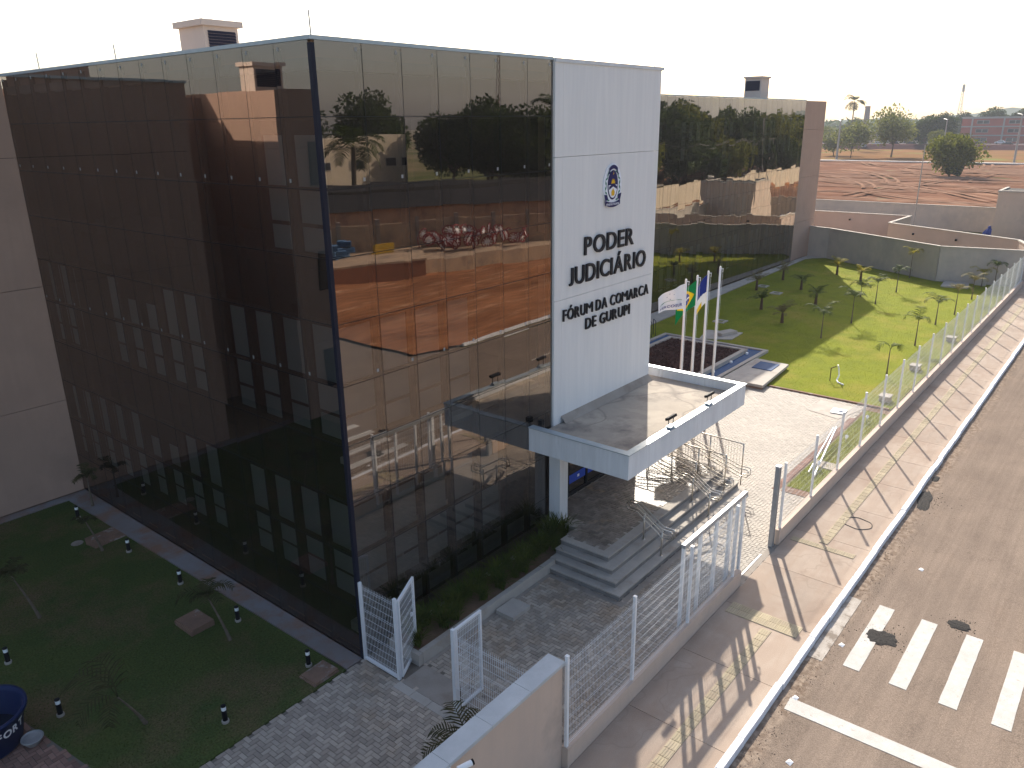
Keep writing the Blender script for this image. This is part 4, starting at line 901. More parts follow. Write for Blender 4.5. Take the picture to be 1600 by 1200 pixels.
bl = [((-3.05, .68), 'black bollard light at the lawn edge nearest the paving, bottom centre'), ((-5.07, 3.53), 'black bollard light beside the blue water tank'),
      ((-.92, .78), 'black bollard light next to the flat corner cover'), ((-.96, 3.52), 'black bollard light just right of the leaning palm by the path'),
      ((-.98, 6.19), 'black bollard light third from the paving along the glass path'), ((-1.04, 8.91), 'black bollard light just before the path spur'),
      ((-1.05, 12.18), 'farthest black bollard light, near the tan wing wall'), ((-5.1, 6.23), 'black bollard light at the left edge behind the water tank')]
for i, ((x, y), lab) in enumerate(bl):
    if i == 0: bp.location = (x, y, 0); bp['label'] = lab
    else: dup(bp, (x, y, 0), random.uniform(0, 1), lab)
# blue water tank
TX, TY = -6.33, 3.78
t = thing('water_tank', 'big open dark blue plastic water tank with white lettering on its side', 'water tank', (TX, TY, 0))
rb, rt, th_ = .60, .78, .80
MB().lathe([(0, .005), (rb, .005), (rb+.02, .05), (rt-.04, th_-.08), (rt+.03, th_-.06), (rt+.03, th_), (rt-.03, th_), (rt-.06, th_-.10), (rt-.10, .5), (rt-.14, .46), (rb-.02, .06), (0, .06)], 44, (TX, TY, 0)).build('shell', 'tank', t, smooth=True)
MB().lathe([(0, .24), (rb+.03, .24)], 30, (TX, TY, 0)).build('water_surface', 'water', t)
def on_tank(X, Z, d):
    s_ = (Z-.02)/th_; rr = rb+.02+(rt-.06-rb)*s_+.012+max(0, d)*.2; a = X/.72
    return (TX+rr*math.cos(a), TY+rr*math.sin(a), Z)
word('FORT', R(-88)*.72, R(-38)*.72, .44, .15, t, m='white', bold=.03, ext=.01, place=on_tank)
MB().lathe([(0, .13), (.17, .15), (.20, .17), (.205, .155), (.12, .02), (.10, .0)], 22, (-5.74, 3.12, 0)).build('dish', 'galv', label='shallow grey round dish on the reddish pavers beside the blue tank', cat='dish')

# ------------------------------------------------------------------ palms
def frond(L, droop, az, base, up, npair=14, leaf=.30, m='frond', width=.024, seed=0):
    """returns list of quads for one feather frond"""
    r2 = random.Random(seed); T = []; pts = []; ca, sa = math.cos(az), math.sin(az)
    ang = up; p = Vector(base); pts.append(p.copy()); n = 12
    for i in range(n):
        step = L/n; p = p+Vector((ca*math.cos(ang)*step, sa*math.cos(ang)*step, math.sin(ang)*step)); ang -= droop/n*(.5+1.2*i/n); pts.append(p.copy())
    side = Vector((-sa, ca, 0))
    for i in range(n):
        w0 = .012*(1-i/n)+.003
        T.append([pts[i]-side*w0, pts[i]+side*w0, pts[i+1]+side*w0*.9, pts[i+1]-side*w0*.9])
    for k in range(npair*2):
        s_ = .16+.84*(k//2+.5*(k % 2))/npair; i = min(n-1, int(s_*n)); q = pts[i].lerp(pts[i+1], s_*n-i); d = (pts[i+1]-pts[i]).normalized()
        ll = leaf*(math.sin(math.pi*min(1, s_*.85+.12))**.6)*(.85+.3*r2.random()); sd_ = 1 if k % 2 else -1
        dirv = (side*sd_*.85+d*.55+Vector((0, 0, -.18+.35*r2.random()))).normalized(); tip = q+dirv*ll+Vector((0, 0, -.22*ll)); midp = q+dirv*ll*.5
        nrm = d*width*.6
        T.append([q-nrm, q+nrm, midp+nrm*1.2, midp-nrm*1.2]); T.append([midp-nrm*1.2, midp+nrm*1.2, tip+nrm*.1, tip-nrm*.1])
    return np.array([[tuple(v) for v in q] for q in T])
def palm(kind, loc, h, lab, seed, m='frond', nf=7, L=.75, lean=(0, 0), azs=None, up=None, droop=None, grp=None):
    r2 = random.Random(seed); t = thing('young_palm', lab, 'palm', loc, grp); x, y, z = loc
    if kind == 'stout':
        hh = h*.42; prof = []
        bm = MB()
        for k in range(9):
            zz = hh*k/8; bm.lathe([(.10-.035*k/8+.02, zz), (.075-.03*k/8, zz+hh/8)], 8, (x+lean[0]*k/8, y+lean[1]*k/8, z))
        bm.build('trunk', 'trunk', t); top = (x+lean[0], y+lean[1], z+hh)
    else:
        hh = h*.66; pts = [(x+lean[0]*s**1.15, y+lean[1]*s**1.15, z+hh*s) for s in (0, .25, .5, .75, 1)]
        MB().tube(pts, [.050, .034, .027, .022, .016], 6).build('trunk', 'stem', t); top = pts[-1]
    for k in range(nf):
        a = azs[k] if azs else 2*math.pi*k/nf+r2.uniform(-.3, .3)
        u = up[k] if up else (r2.uniform(.45, 1.45) if kind == 'stout' else r2.uniform(.85, 1.5)); dr = droop*r2.uniform(.85, 1.1) if droop else (r2.uniform(.7, 1.9) if kind == 'stout' else r2.uniform(1.7, 3.0))
        Lk = L*r2.uniform(.6, 1.2)
        mm = m
        np_tris('frond', frond(Lk, dr, a, top, u, 13, Lk*.34, mm, seed=seed*31+k), mm, parent=t, nper=4)
    return t
G1 = 'stout young palms on the garden lawn'; G2 = 'slender young palms on the garden lawn'
stout = [(38.54, 6.53, 1.45, 'frond', 'stout young palm nearest the rear glass in the shaded garden'), (35.91, 4.17, 1.2, 'frond_dry', 'thin sparse stout palm, lowest of the shaded garden palms'),
         (41.92, 4.25, 1.5, 'frond', 'stout dark palm in the centre of the shaded lawn'), (46.1, 6.7, 1.4, 'frond', 'stout palm behind the centre one in the shade'),
         (48.8, 9.05, 1.5, 'frond_dry', 'stout palm beside the garden path at the rear glass'), (53.29, 6.51, 1.45, 'frond_yellow', 'yellow-green palm at the pointed tip of the sunlit lawn'),
         (51.69, 4.29, 1.55, 'frond_yellow', 'bright yellow palm in front of the grey wall'), (44.1, 9.16, 1.4, 'frond_dry', 'brownish palm close to the flag-side garden path')]
for i, (x, y, h, m, lab) in enumerate(stout): palm('stout', (x, y, 0), h*1.08, lab, i+1, m, nf=11, L=.95, grp=G1)
slim = [(33.75, 1.15, 1.75, 'frond_grey', 'slender palm with silvery fronds just above the shadow edge'), (38.18, .87, 2.05, 'frond_grey', 'slender silvery palm at the corner of the building shadow'),
        (44.31, 1.21, 1.8, 'frond_grey', 'slender palm standing in sun right of the shadow corner'), (48.97, 1.12, 1.9, 'frond_grey', 'round-headed slender palm in front of the wall angle'),
        (28.69, -3.58, 1.6, 'frond', 'drooping palm with two arched fronds nearest the fence corner'), (55.0, 1.7, 2.4, 'frond_yellow', 'tallest palm standing against the grey boundary wall'),
        (35.17, -3.3, 1.85, 'frond', 'palm with wide arching fronds beside the middle of the fence'), (40.65, -3.12, 1.7, 'frond_grey', 'grey-green palm behind the wide arching one'),
        (44.0, -3.47, 1.95, 'frond_dry', 'thin palm halfway to the pale slab by the wall'), (49.4, -3.44, 1.6, 'frond_dry', 'thin palm in front of the pale wall slab'),
        (54.3, -3.19, 1.3, 'frond_yellow', 'short yellowish palm near the far fence end'), (54.8, -3.9, 2.0, 'frond', 'palm with hooked dark fronds at the far fence end'), (45.9, 2.6, .9, 'frond', 'tiny low palm between the yellow palm and the slender one')]
for i, (x, y, h, m, lab) in enumerate(slim):
    if i == 4: palm('slim', (x, y, 0), h*1.25, lab, 100+i, m, nf=3, L=1.0, azs=[2.4, -.7, -.5], up=[1.25, 1.25, .9], droop=3.4, grp=G2)
    elif i == 6: palm('slim', (x, y, 0), h*1.1, lab, 100+i, m, nf=6, L=1.05, grp=G2, droop=2.6)
    else: palm('slim', (x, y, 0), h*1.12, lab, 100+i, m, nf=6, L=1.1, grp=G2)
GL = 'young palms on the shaded lawn'
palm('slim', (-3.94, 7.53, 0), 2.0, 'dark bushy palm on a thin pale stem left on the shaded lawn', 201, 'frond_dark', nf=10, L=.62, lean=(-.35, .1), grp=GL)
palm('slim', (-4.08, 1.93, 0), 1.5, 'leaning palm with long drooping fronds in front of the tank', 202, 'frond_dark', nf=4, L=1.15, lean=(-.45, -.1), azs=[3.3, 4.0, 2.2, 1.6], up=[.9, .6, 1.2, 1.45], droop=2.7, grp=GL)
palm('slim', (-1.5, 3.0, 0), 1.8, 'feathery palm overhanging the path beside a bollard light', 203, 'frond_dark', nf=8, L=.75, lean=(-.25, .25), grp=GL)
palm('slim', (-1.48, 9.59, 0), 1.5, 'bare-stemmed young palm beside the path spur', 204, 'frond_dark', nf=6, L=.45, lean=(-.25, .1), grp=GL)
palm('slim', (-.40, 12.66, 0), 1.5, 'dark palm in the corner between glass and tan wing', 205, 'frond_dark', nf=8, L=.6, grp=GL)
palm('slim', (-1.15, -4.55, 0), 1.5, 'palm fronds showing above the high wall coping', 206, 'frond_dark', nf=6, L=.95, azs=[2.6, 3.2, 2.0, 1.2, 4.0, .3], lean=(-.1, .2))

# ------------------------------------------------------------------ garden furniture: basin, slab, flags, tap
t = thing('reflecting_basin', 'blue tiled water channel around a square bed of dark mulch', 'pool', (25, 5, 0))
x0, y0, x1, y1 = 18.5, 2.35, 29.3, 8.35
def ring(o, i_, z0, z1, m, name):
    (a, b, c, d), (e, f, g, h) = o, i_
    MB().box((a, b, z0), (c, f, z1)).box((a, h, z0), (c, d, z1)).box((a, f, z0), (e, h, z1)).box((g, f, z0), (c, h, z1)).build(name, m, t)
ring((x0, y0, x1, y1), (x0+.2, y0+.2, x1-.2, y1-.2), -.1, .14, 'concrete_lt', 'outer_rim')
ring((x0+.2, y0+.2, x1-.2, y1-.2), (x0+.8, y0+.75, x1-.9, y1-.75), -.1, .08, 'bluetile', 'tiled_channel')
ring((x0+.8, y0+.75, x1-.9, y1-.75), (x0+1.0, y0+.98, x1-1.12, y1-.98), -.1, .27, 'concrete_lt', 'inner_rim')
bx = (x0+1.0, y0+.98, x1-1.12, y1-.98)
MB().box((bx[0], bx[1], 0), (bx[2], bx[3], .20)).build('mulch_bed', 'mulch', t)
n = 9000; P_ = rng.random((n, 2))*np.array([bx[2]-bx[0]-.1, bx[3]-bx[1]-.1])+np.array([bx[0]+.05, bx[1]+.05]); D_ = rng.normal(0, .045, (n, 3, 3)); D_[:, :, 2] = np.abs(D_[:, :, 2])
np_tris('mulch_chips', np.concatenate([P_[:, None, :].repeat(3, 1), np.full((n, 3, 1), .19)], 2)+D_, 'mulch', parent=t, kind='stuff')
for x, y in ((28.1, 3.02), (26.2, 3.02), (24.2, 3.02)): MB().cbox((x, y-.02, .12), (.12, .1, .1)).build('pool_spotlight', 'lens', t)
t = thing('pump_slab', 'pale concrete pump room slab with a navy hatch beside the basin', 'slab', (25.3, 1.2, 0))
MB().prism([(23.4, 2.1), (23.4, .28), (27.1, .55), (27.2, 2.12)], -.1, .10).build('base', 'cover', t)
MB().prism([(23.34, 2.15), (23.34, .22), (27.16, .49), (27.26, 2.17)], .10, .22).build('top_slab', 'concrete_lt', t)
MB().prism([(25.6, 1.15), (25.6, .75), (26.8, .8), (26.8, 1.75), (25.6, 1.7)], .22, .25).build('hatch', 'bluetile', t)
t = thing('lawn_box', 'concrete pad with a raised pale lid near the far rim of the basin', 'cover', (31.4, 5.6, 0))
MB().prism([(29.6, 6.4), (30.5, 4.9), (32.2, 5.0), (31.6, 6.9)], -.05, .05).build('pad', 'concrete_lt', t)
MB().cbox((31.3, 5.6, .14), (1.2, .55, .16), -.35).build('lid', 'concrete_lt', t)
for i, (x, y, lab) in enumerate(((45.6, 9.3, 'hollow square concrete rim in the grass below the garden path'), (34.0, 7.2, 'small hollow square rim in the grass behind the flags'), (43.8, 7.6, 'hollow square concrete rim left of the centre palm'))):
    t = thing('drain_box', lab, 'drain box', (x, y, 0), 'square drain boxes in the garden lawn')
    MB().box((x-.35, y-.35, -.05), (x+.35, y-.22, .06)).box((x-.35, y+.22, -.05), (x+.35, y+.35, .06)).box((x-.35, y-.22, -.05), (x-.22, y+.22, .06)).box((x+.22, y-.22, -.05), (x+.35, y+.22, .06)).build('rim', 'concrete_lt', t)
t = thing('stair_rail', 'small dark green rail at the far corner of the basin', 'handrail', (28.3, 8.7, 0))
for k in range(3): MB().tube([(27.9+.45*k, 8.7, 0), (27.9+.45*k, 8.7, .85), (28.1+.45*k, 8.95, .9), (28.1+.45*k, 8.95, 0)], .025, 6).build('bar', 'louver', t)
t = thing('wall_slab', 'pale flat concrete slab at the foot of the boundary wall', 'slab', (53.7, -1.7, 0))
MB().prism([(52.7, -.9), (53.0, -2.6), (54.9, -2.3), (54.9, -.7)], -.05, .10).build('slab', 'concrete_lt', t)
MB().cbox((54.9, -3.0, .35), (.1, .7, .7)).build('leaning_board', 'concrete_lt', label='small pale board leaning on the wall behind the yellow palm', cat='board')
t = thing('court_pad', 'pale concrete pad with a metal lid at the garden corner of the court', 'cover', (22.6, -3, 0))
MB().prism([(22.05, -2.2), (23.55, -2.3), (23.5, -4.05), (21.7, -3.6)], -.05, .012).build('pad', 'concrete_lt', t)
MB().cbox((22.55, -3.35, .03), (.62, .55, .04), .1).build('metal_lid', 'galv', t)
MB().cbox((22.6, -3.4, .07), (.22, .16, .05), .5).build('folded_sheet', 'lens', t)
t = thing('garden_tap', 'small brown standpipe with a pale hose loop on the sunlit lawn', 'tap', (26.6, -1.8, 0))
MB().tube([(26.5, -1.7, 0), (26.5, -1.7, .62)], .02, 6).tube([(26.5, -1.7, .6), (26.75, -1.85, .66)], .02, 6).build('pipe', 'trunk', t)
MB().tube([(26.8, -1.9, .72), (26.82, -1.95, .5), (26.8, -2.0, .25), (26.7, -1.95, .02), (26.4, -2.1, .02), (26.2, -2.4, .02)], .035, 6).build('hose', 'lens', t)
for i, (x, y, lab) in enumerate(((30.68, -4.35, 'pale concrete meter box at the fence foot beside the drooping palm'), (37.3, -4.6, 'second pale box at the fence foot, farther along'), (25.2, -4.45, 'pale box at the fence foot close to the lawn kerb'))):
    t = thing('meter_box', lab, 'utility box', (x, y, 0), 'pale boxes at the fence foot')
    MB().box((x-.24, y-.2, -.02), (x+.24, y+.2, .20)).build('box', 'concrete_lt', t); MB().box((x-.27, y-.23, .20), (x+.27, y+.23, .24)).build('lid', 'concrete_lt', t)
for i, x in enumerate((16.4, 19.4, 22.0)):
    t = thing('garden_spotlight', ('small silver spotlight on the grass strip nearest the gate post', 'small silver spotlight on the grass strip in the middle', 'small silver spotlight on the grass strip near the lawn corner')[i], 'spotlight', (x, -4.6, 0), 'spotlights on the grass strip')
    MB().tube([(x, -4.6, 0), (x, -4.6, .16)], .012, 5).build('stake', 'galv', t); MB().tube([(x-.02, -4.6, .17), (x+.12, -4.58, .24)], [.035, .06], 9).build('lamp', 'lens', t)
strip = MB().box((13.9, -5.05, -.05), (24, -4.1, -.008)).build('strip_bed', 'soil', kind='structure')
for k in range(7): MB().box((14.02, -5.0+.115*k, -.04), (14.42, -4.895+.115*k, .015)).build('edging_brick', 'cover', strip)
for k in range(34): MB().box((14.0+.24*k, -4.14, -.04), (14.23+.24*k, -3.92, .012)).build('edging_brick', 'brick_red', strip)
MB().box((16.6, -5.1, -.05), (17.2, -4.3, .02)).build('crossing_slab', 'concrete_lt', strip)
t = thing('loose_rails', 'two long white metal rails lying across the grass strip', 'rails', (17.5, -4.3, 0))
MB().tube([(15.7, -4.7, .05), (19.6, -4.15, .45)], .03, 5).build('rail', 'white_steel', t); MB().tube([(15.9, -4.45, .05), (19.6, -4.05, .40)], .025, 5).build('rail', 'white_steel', t)

def flag_mesh(Wd, Hh, dirv, droop, m0, decals, seed, taper=0):
    """cloth grid in local frame; returns function uv->point"""
    r2 = random.Random(seed); dirv = Vector(dirv).normalized(); side = dirv.cross(Vector((0,0,1)))
    ph = r2.random()*6
    def pt(u, v, off=0):
        s_ = u*Wd; zz = -v*Hh*(1-taper*u)-droop*s_*(.6+.4*u)
        wv = .06*math.sin(s_*5.5+ph+v*1.2)*min(1, u*3)
        return dirv*(s_*(1-.10*u))+Vector((0, 0, zz))+side*(wv+off)
    return pt
def flag(px, py, ztop, Wd, Hh, dirv, droop, base_m, decals, lab, seed, taper=0):
    t = thing('flag', lab, 'flag', (px, py, ztop), None); pt = flag_mesh(Wd, Hh, dirv, droop, base_m, decals, seed, taper); O = Vector((px, py, ztop))
    bm = MB(); nu, nv = 22, 12; vs = [O+pt(i/nu, j/nv) for j in range(nv+1) for i in range(nu+1)]
    bm.add(vs, [(j*(nu+1)+i, j*(nu+1)+i+1, (j+1)*(nu+1)+i+1, (j+1)*(nu+1)+i) for j in range(nv) for i in range(nu)]); bm.build('cloth', base_m, t, smooth=True)
    for nm, m, polys in decals:
        bm = MB()
        for poly in polys:
            for off in (-.008, .008): bm.add([O+pt(u, v, off) for u, v in poly], [tuple(range(len(poly)))])
        bm.build(nm, m, t)
    return t, pt, O
def polegen(x, y, h, lab):
    t = thing('flagpole', lab, 'flagpole', (x, y, 0), 'white flagpoles beside the basin')
    MB().tube([(x, y, 0), (x, y, h*.5), (x, y, h)], [.062, .052, .042], 12).build('pole', 'white', t, smooth=True)
    MB().tube([(x, y, h), (x, y, h+.05)], [.05, .03], 10).build('cap', 'white', t)
    MB().tube([(x+.04, y-.02, h-.05), (x+.16, y-.05, h-.06), (x+.14, y-.05, h-.2)], .016, 5).build('pulley_arm', 'white', t)
    MB().tube([(x+.14, y-.05, h-.1), (x+.05, y-.03, 1.2)], .004, 3).build('halyard', 'white', t)
HP = 5.7
for (x, y), lab in zip(((17.77, 1.47), (18.73, 1.47), (19.85, 1.55), (21.06, 1.6)), ('white flagpole flying the white flag', 'white flagpole flying the green and yellow flag', 'white flagpole with the limp blue and white flag', 'bare white flagpole, rightmost of the four')): polegen(x, y, HP, lab)
def fstar(u, v, r=.03, asp=1.5): return [(u+r*(1 if k % 2 == 0 else .4)*math.sin(math.pi*k/5)/asp, v-r*(1 if k % 2 == 0 else .4)*math.cos(math.pi*k/5)) for k in range(10)]
arc = [(.08+.84*k/16, .62-.10*math.sin(math.pi*k/16)) for k in range(17)]; arcp = arc+[(u, v+.016) for u, v in arc[::-1]]
fd = (-.86, .30, 0)
t, pt, O = flag(17.72, 1.47, HP-.12, 1.50, .98, fd, .27, 'fw', [('green_arc', 'fg', [arcp]), ('star', 'fb', [fstar(.42, .26), fstar(.55, .17), fstar(.62, .30), fstar(.52, .46)])], 'white flag reading MERCOSUR with dark stars, blown left from its pole', 3, .42)
def on_flag(X, Z, d, off=-.05):
    return O+pt(1-(X), .96-Z, off+(-.002 if d > 0 else 0))
word('MERCOSUR', .05, .90, .10, .125, t, m='fb', bold=.012, ext=.001, place=on_flag)
dia = [(.5, .08), (.93, .5), (.5, .92), (.07, .5)]; 
def densify(poly, n=6):
    out = []
    for i in range(len(poly)):
        a, b = poly[i], poly[(i+1) % len(poly)]
        for k in range(n): out.append((a[0]+(b[0]-a[0])*k/n, a[1]+(b[1]-a[1])*k/n))
    return out
circ = [(.5+.17*math.cos(R(15*k)), .5+.26*math.sin(R(15*k))) for k in range(24)]
def cells(test, n=30):
    return [[(i/n, j/n), ((i+1)/n, j/n), ((i+1)/n, (j+1)/n), (i/n, (j+1)/n)] for i in range(n) for j in range(n) if test((i+.5)/n, (j+.5)/n)]
def cells2(test, off): return cells(test)
t, pt, O = flag(18.68, 1.47, HP-.14, .85, 1.0, (-.34, .38, 0), .95, 'fg', [('yellow_rhombus', 'fy', cells(lambda u, v: abs(u-.5)/.43+abs(v-.5)/.42 < 1 and not ((u-.5)/.17)**2+((v-.5)/.26)**2 < 1)), ('blue_disc', 'fb', cells(lambda u, v: ((u-.5)/.17)**2+((v-.5)/.26)**2 < 1 and abs(v-.5-.25*(u-.5)) > .035)), ('white_band', 'fw', cells(lambda u, v: ((u-.5)/.17)**2+((v-.5)/.26)**2 < 1 and abs(v-.5-.25*(u-.5)) <= .035))], 'green flag with yellow rhombus and blue disc, half hidden behind the first pole', 5)
t, pt, O = flag(19.82, 1.56, HP-.10, .40, 1.15, (-.30, .48, 0), 1.3, 'fw', [('blue_half', 'fb', cells(lambda u, v: v < .62-.12*u)), ('yellow_corner', 'fy', cells(lambda u, v: v > .80 and u > .45))], 'limp blue, white and yellow flag hanging on the third pole', 8)

# ------------------------------------------------------------------ boundary walls of the garden and beyond
def wall_run(pts, z, m, lab, th=.16, cop='concrete_lt', zb=-.2):
    t = thing('boundary_wall', lab, 'wall', (pts[0][0], pts[0][1], 0))
    for (xa, ya), (xb, yb) in zip(pts[:-1], pts[1:]):
        L = math.hypot(xb-xa, yb-ya); a = math.atan2(yb-ya, xb-xa); c = ((xa+xb)/2, (ya+yb)/2)
        MB().cbox((c[0], c[1], (z+zb)/2), (L+.0, th, z-zb), a).build('wall_section', m, t)
        MB().cbox((c[0], c[1], z+.04), (L+.06, th+.10, .08), a).build('coping', cop, t)
    return t
wall_run([(61.3, 11.6), (60.75, 9.7), (54.95, -.1), (56.0, -5.4)], 2.5, 'greybeige', 'grey-beige boundary wall closing the garden lawn')
wall_run([(56.0, -5.4), (82, -5.5)], 2.5, 'greybeige', 'street-side wall continuing beyond the end of the fence', zb=-.3)
wall_run([(73.8, 26), (74.1, 6.5), (67.5, 6.7), (61.6, -4.1), (58.5, -5.2)], 2.5, 'pinkbeige', 'pinkish beige stepped wall just behind the garden wall')
wall_run([(86.2, 60), (86.2, .4), (86.0, -6.5)], 2.5, 'greybeige', 'long beige wall at the edge of the red dirt field')
for i, (x, y) in enumerate(((66.0, 4.3), (64.1, .6), (73.86, 12.0), (73.8, 16.0))): MB().cbox((x-.2, y-.05, 1.9), (.16, .16, .16)).build('wall_lamp', 'black', label=('dark round fixture on the stepped wall left part of its street-facing leg', 'dark round fixture on the stepped wall at the right part of its leg', 'dark round fixture on the deeper pinkish wall near its step', 'dark round fixture on the deeper pinkish wall close to the building')[i], cat='wall lamp', group='fixtures on the stepped wall')
MB().prism([(62.3, 9.8), (73.8, 6.0), (86, .2), (86, 25), (62.5, 25)], -.1, -.02).build('back_yard', 'concrete', kind='structure')
MB().prism([(74.3, 6.0), (86, 6.0), (86, -5), (74.3, -5), (63.0, -4.9)], -.1, -.01).build('back_lawn', 'grass_shade', kind='structure')
t = thing('guard_house', 'plain beige flat-roofed box building behind the stepped wall at right', 'building', (79, -3, 0))
MB().box((77, -6.4, -.1), (82, -.05, 4.85)).build('walls', 'beige', t)
MB().box((76.95, -6.45, 4.85), (77.2, 0, 5.0)).box((77.2, -6.45, 4.85), (82, -6.2, 5.0)).box((77.2, -.25, 4.85), (82, 0, 5.0)).build('parapet', 'concrete_lt', t)
MB().box((77.2, -6.2, 4.853), (82, -.25, 4.88)).build('roof', 'darkroof', t)
t = thing('tarp_heap', 'small heap covered with blue tarpaulin in the yard behind the stepped wall', 'tarpaulin', (83.5, 1.1, 0))
MB().lathe([(.62, 0), (.55, .3), (.38, .55), (.15, .75), (.16, .9), (.08, 1.0), (0, 1.02)], 9, (83.5, 1.1, 0)).build('sheet', 'tarp', t)
def lamp_post(x, y, h, lab, arm=1.4, a=0.5, r=.07, grp='street lamp posts'):
    t = thing('lamp_post', lab, 'lamp post', (x, y, 0), grp)
    MB().tube([(x, y, -.1), (x, y, h)], [r, r*.6], 8).build('pole', 'wood', t)
    if arm:
        MB().tube([(x, y, h-.05), (x+arm*math.cos(a), y+arm*math.sin(a), h+.25)], r*.4, 5).build('arm', 'galv', t)
        MB().cbox((x+arm*math.cos(a), y+arm*math.sin(a), h+.25), (.45, .16, .08), a).build('lamp_head', 'wood', t)
lamp_post(84, 8.3, 8.8, 'thin pale lamp post rising in front of the dirt field', arm=0, r=.08)
lamp_post(84.5, -2.9, 12.0, 'thin pale pole at the right edge behind the beige box', arm=0, r=.07)
lamp_post(237.6, 65.3, 11.0, 'street lamp post left of the far pale trees', r=.35, arm=3)
lamp_post(236, 37, 11.0, 'street lamp post between the two far pale trees', r=.2, arm=3)
lamp_post(233, 19.5, 12.0, 'street lamp post near the right edge of the far path', r=.3, arm=3)

# ------------------------------------------------------------------ trees
def crown_data(w, h, n, leaf, seed, nclump=14, gap=.5):
    r2 = np.random.default_rng(seed); C = []; 
    cl = []
    while len(cl) < nclump:
        p = r2.uniform(-1, 1, 3)
        if (p**2).sum() < 1: cl.append(p*np.array([w*.38, w*.38, h*.36]))
    cl = np.array(cl); rad = r2.uniform(.16, .30, nclump)*w
    idx = r2.integers(0, nclump, n); d = r2.normal(0, 1, (n, 3)); d /= np.linalg.norm(d, axis=1)[:, None]; d[:, 2] *= .8
    rr = r2.random(n)**.45
    c = cl[idx]+d*(rad[idx]*rr)[:, None]
    u = r2.normal(0, 1, (n, 3)); u /= np.linalg.norm(u, axis=1)[:, None]; v = np.cross(u, r2.normal(0, 1, (n, 3))); v /= np.linalg.norm(v, axis=1)[:, None]
    l = leaf*(.6+.8*r2.random(n)); u *= l[:, None]; v *= (l*.55)[:, None]
    V = np.stack([c-u, c-v, c+u, c+v], 1)
    return V, r2.random(n), cl
def tree_proto(name, h, w, n, leaf, m, seed, trunk_h=.35, nclump=14, tr=.03, cr_h=None):
    ch = (cr_h or (1-trunk_h))*h; V, pv, cl = crown_data(w, ch, n, leaf, seed, nclump)
    zc = trunk_h*h+ch*.48; V[:, :, 2] += zc
    t = thing(name, 'x', 'tree', (0, 0, 0))
    r2 = random.Random(seed); bm = MB(); R0 = tr*h
    bm.tube([(0, 0, -.1), (r2.uniform(-.02, .02)*h, r2.uniform(-.02, .02)*h, trunk_h*h*.6), (r2.uniform(-.03, .03)*h, 0, trunk_h*h)], [R0, R0*.75, R0*.6], 7)
    for p in cl[:9]: bm.tube([(0, 0, trunk_h*h*.9), (p[0]*.45, p[1]*.45, trunk_h*h+(zc+p[2]-trunk_h*h)*.45), (p[0], p[1], p[2]+zc)], [R0*.5, R0*.3, R0*.08], 5)
    bm.build('trunk', 'bark', t); np_tris('crown', V, m, pv, t, 4)
    return t
protoA = tree_proto('leafy_tree', 12, 12, 8500, .33, 'leaf_dk', 11, .22, 18)
protoB = tree_proto('leafy_tree', 12, 11, 8500, .33, 'leaf_dk', 12, .18, 22)
protoC = tree_proto('broad_tree', 12, 13, 7000, .32, 'leaf_md', 13, .25, 16)
def place(pr, x, y, s_, lab, grp, first, rz=None):
    rz = random.uniform(0, 6.28) if rz is None else rz
    if first: pr.location = (x, y, 0); pr.rotation_euler = (0, 0, rz); pr.scale = (s_,)*3; pr['label'] = lab; pr['group'] = grp; return pr
    return dup(pr, (x, y, 0), rz, lab, s_, grp)
# big tree in the dirt field
t = tree_proto('field_tree', 8.8, 13.5, 6500, .38, 'leaf_md', 31, .20, 26, tr=.035)
t.location = (175.4, 23.0, 0); t['label'] = 'solitary round green tree standing in the red dirt field'
t.scale = (.80, .80, .93)
o = np_tris('low_shrub', crown_data(4.2, 4.2, 900, .3, 77, 6)[0]+np.array([175.5-1.2, 21.6, 2.0]), 'leaf_dk', nper=4, label='dense dark shrub growing at the foot of the solitary field tree', cat='shrub')
# pale feathery trees
t = tree_proto('pale_tree', 14.5, 17, 3600, .42, 'leaf_lt', 41, .30, 20, tr=.02); t.location = (255.8, 54.9, 0); t.rotation_euler = (0, 0, 1); t['label'] = 'tall pale green feathery tree behind the far path'
t = tree_proto('pale_tree', 10.5, 15, 2300, .40, 'leaf_lt', 42, .30, 16, tr=.02); t.location = (247.2, 64.3, 0); t['label'] = 'thin brownish feathery tree left of the tall pale one'
t = tree_proto('pale_tree', 9.0, 13, 1700, .40, 'leaf_lt', 43, .3, 12, tr=.02); t.location = (262, 74, 0); t['label'] = 'low thin tree beside the end of the tan rear wall'
# far royal palm, chimney, mast
def tall_palm(x, y, h, L, lab, m='leaf_far', nf=14, r=.3):
    t = thing('tall_palm', lab, 'palm', (x, y, 0)); MB().tube([(x, y, 0), (x, y, h*.5), (x+.2, y, h)], [r, r*.8, r*.7], 8).build('trunk', 'stem', t)
    T = [frond(L, 1.7, 2*math.pi*k/nf+random.uniform(-.2, .2), (x+.2, y, h), random.uniform(-.3, 1.3), 16, L*.3, seed=k, width=L*.03) for k in range(nf)]
    np_tris('crown', np.concatenate(T), m, parent=t, nper=4)
tall_palm(316, 85.6, 17.6, 5.0, 'single tall palm on the skyline left of the chimney', 'leaf_dk', 18)
MB().lathe([(1.3, 0), (.95, 16.2), (.8, 16.2), (0, 16.1)], 10, (330, 84.5, 0)).build('chimney', 'band', label='pale square-looking chimney stack next to the tall skyline palm', cat='chimney')
t = thing('radio_mast', 'distant thin lattice radio mast on the skyline', 'mast', (700, 122, 0))
bm = MB()
for k in range(3):
    a = 2.1*k; bm.tube([(700+2.2*math.cos(a), 122+2.2*math.sin(a), 0), (700+.6*math.cos(a), 122+.6*math.sin(a), 36)], .22, 4)
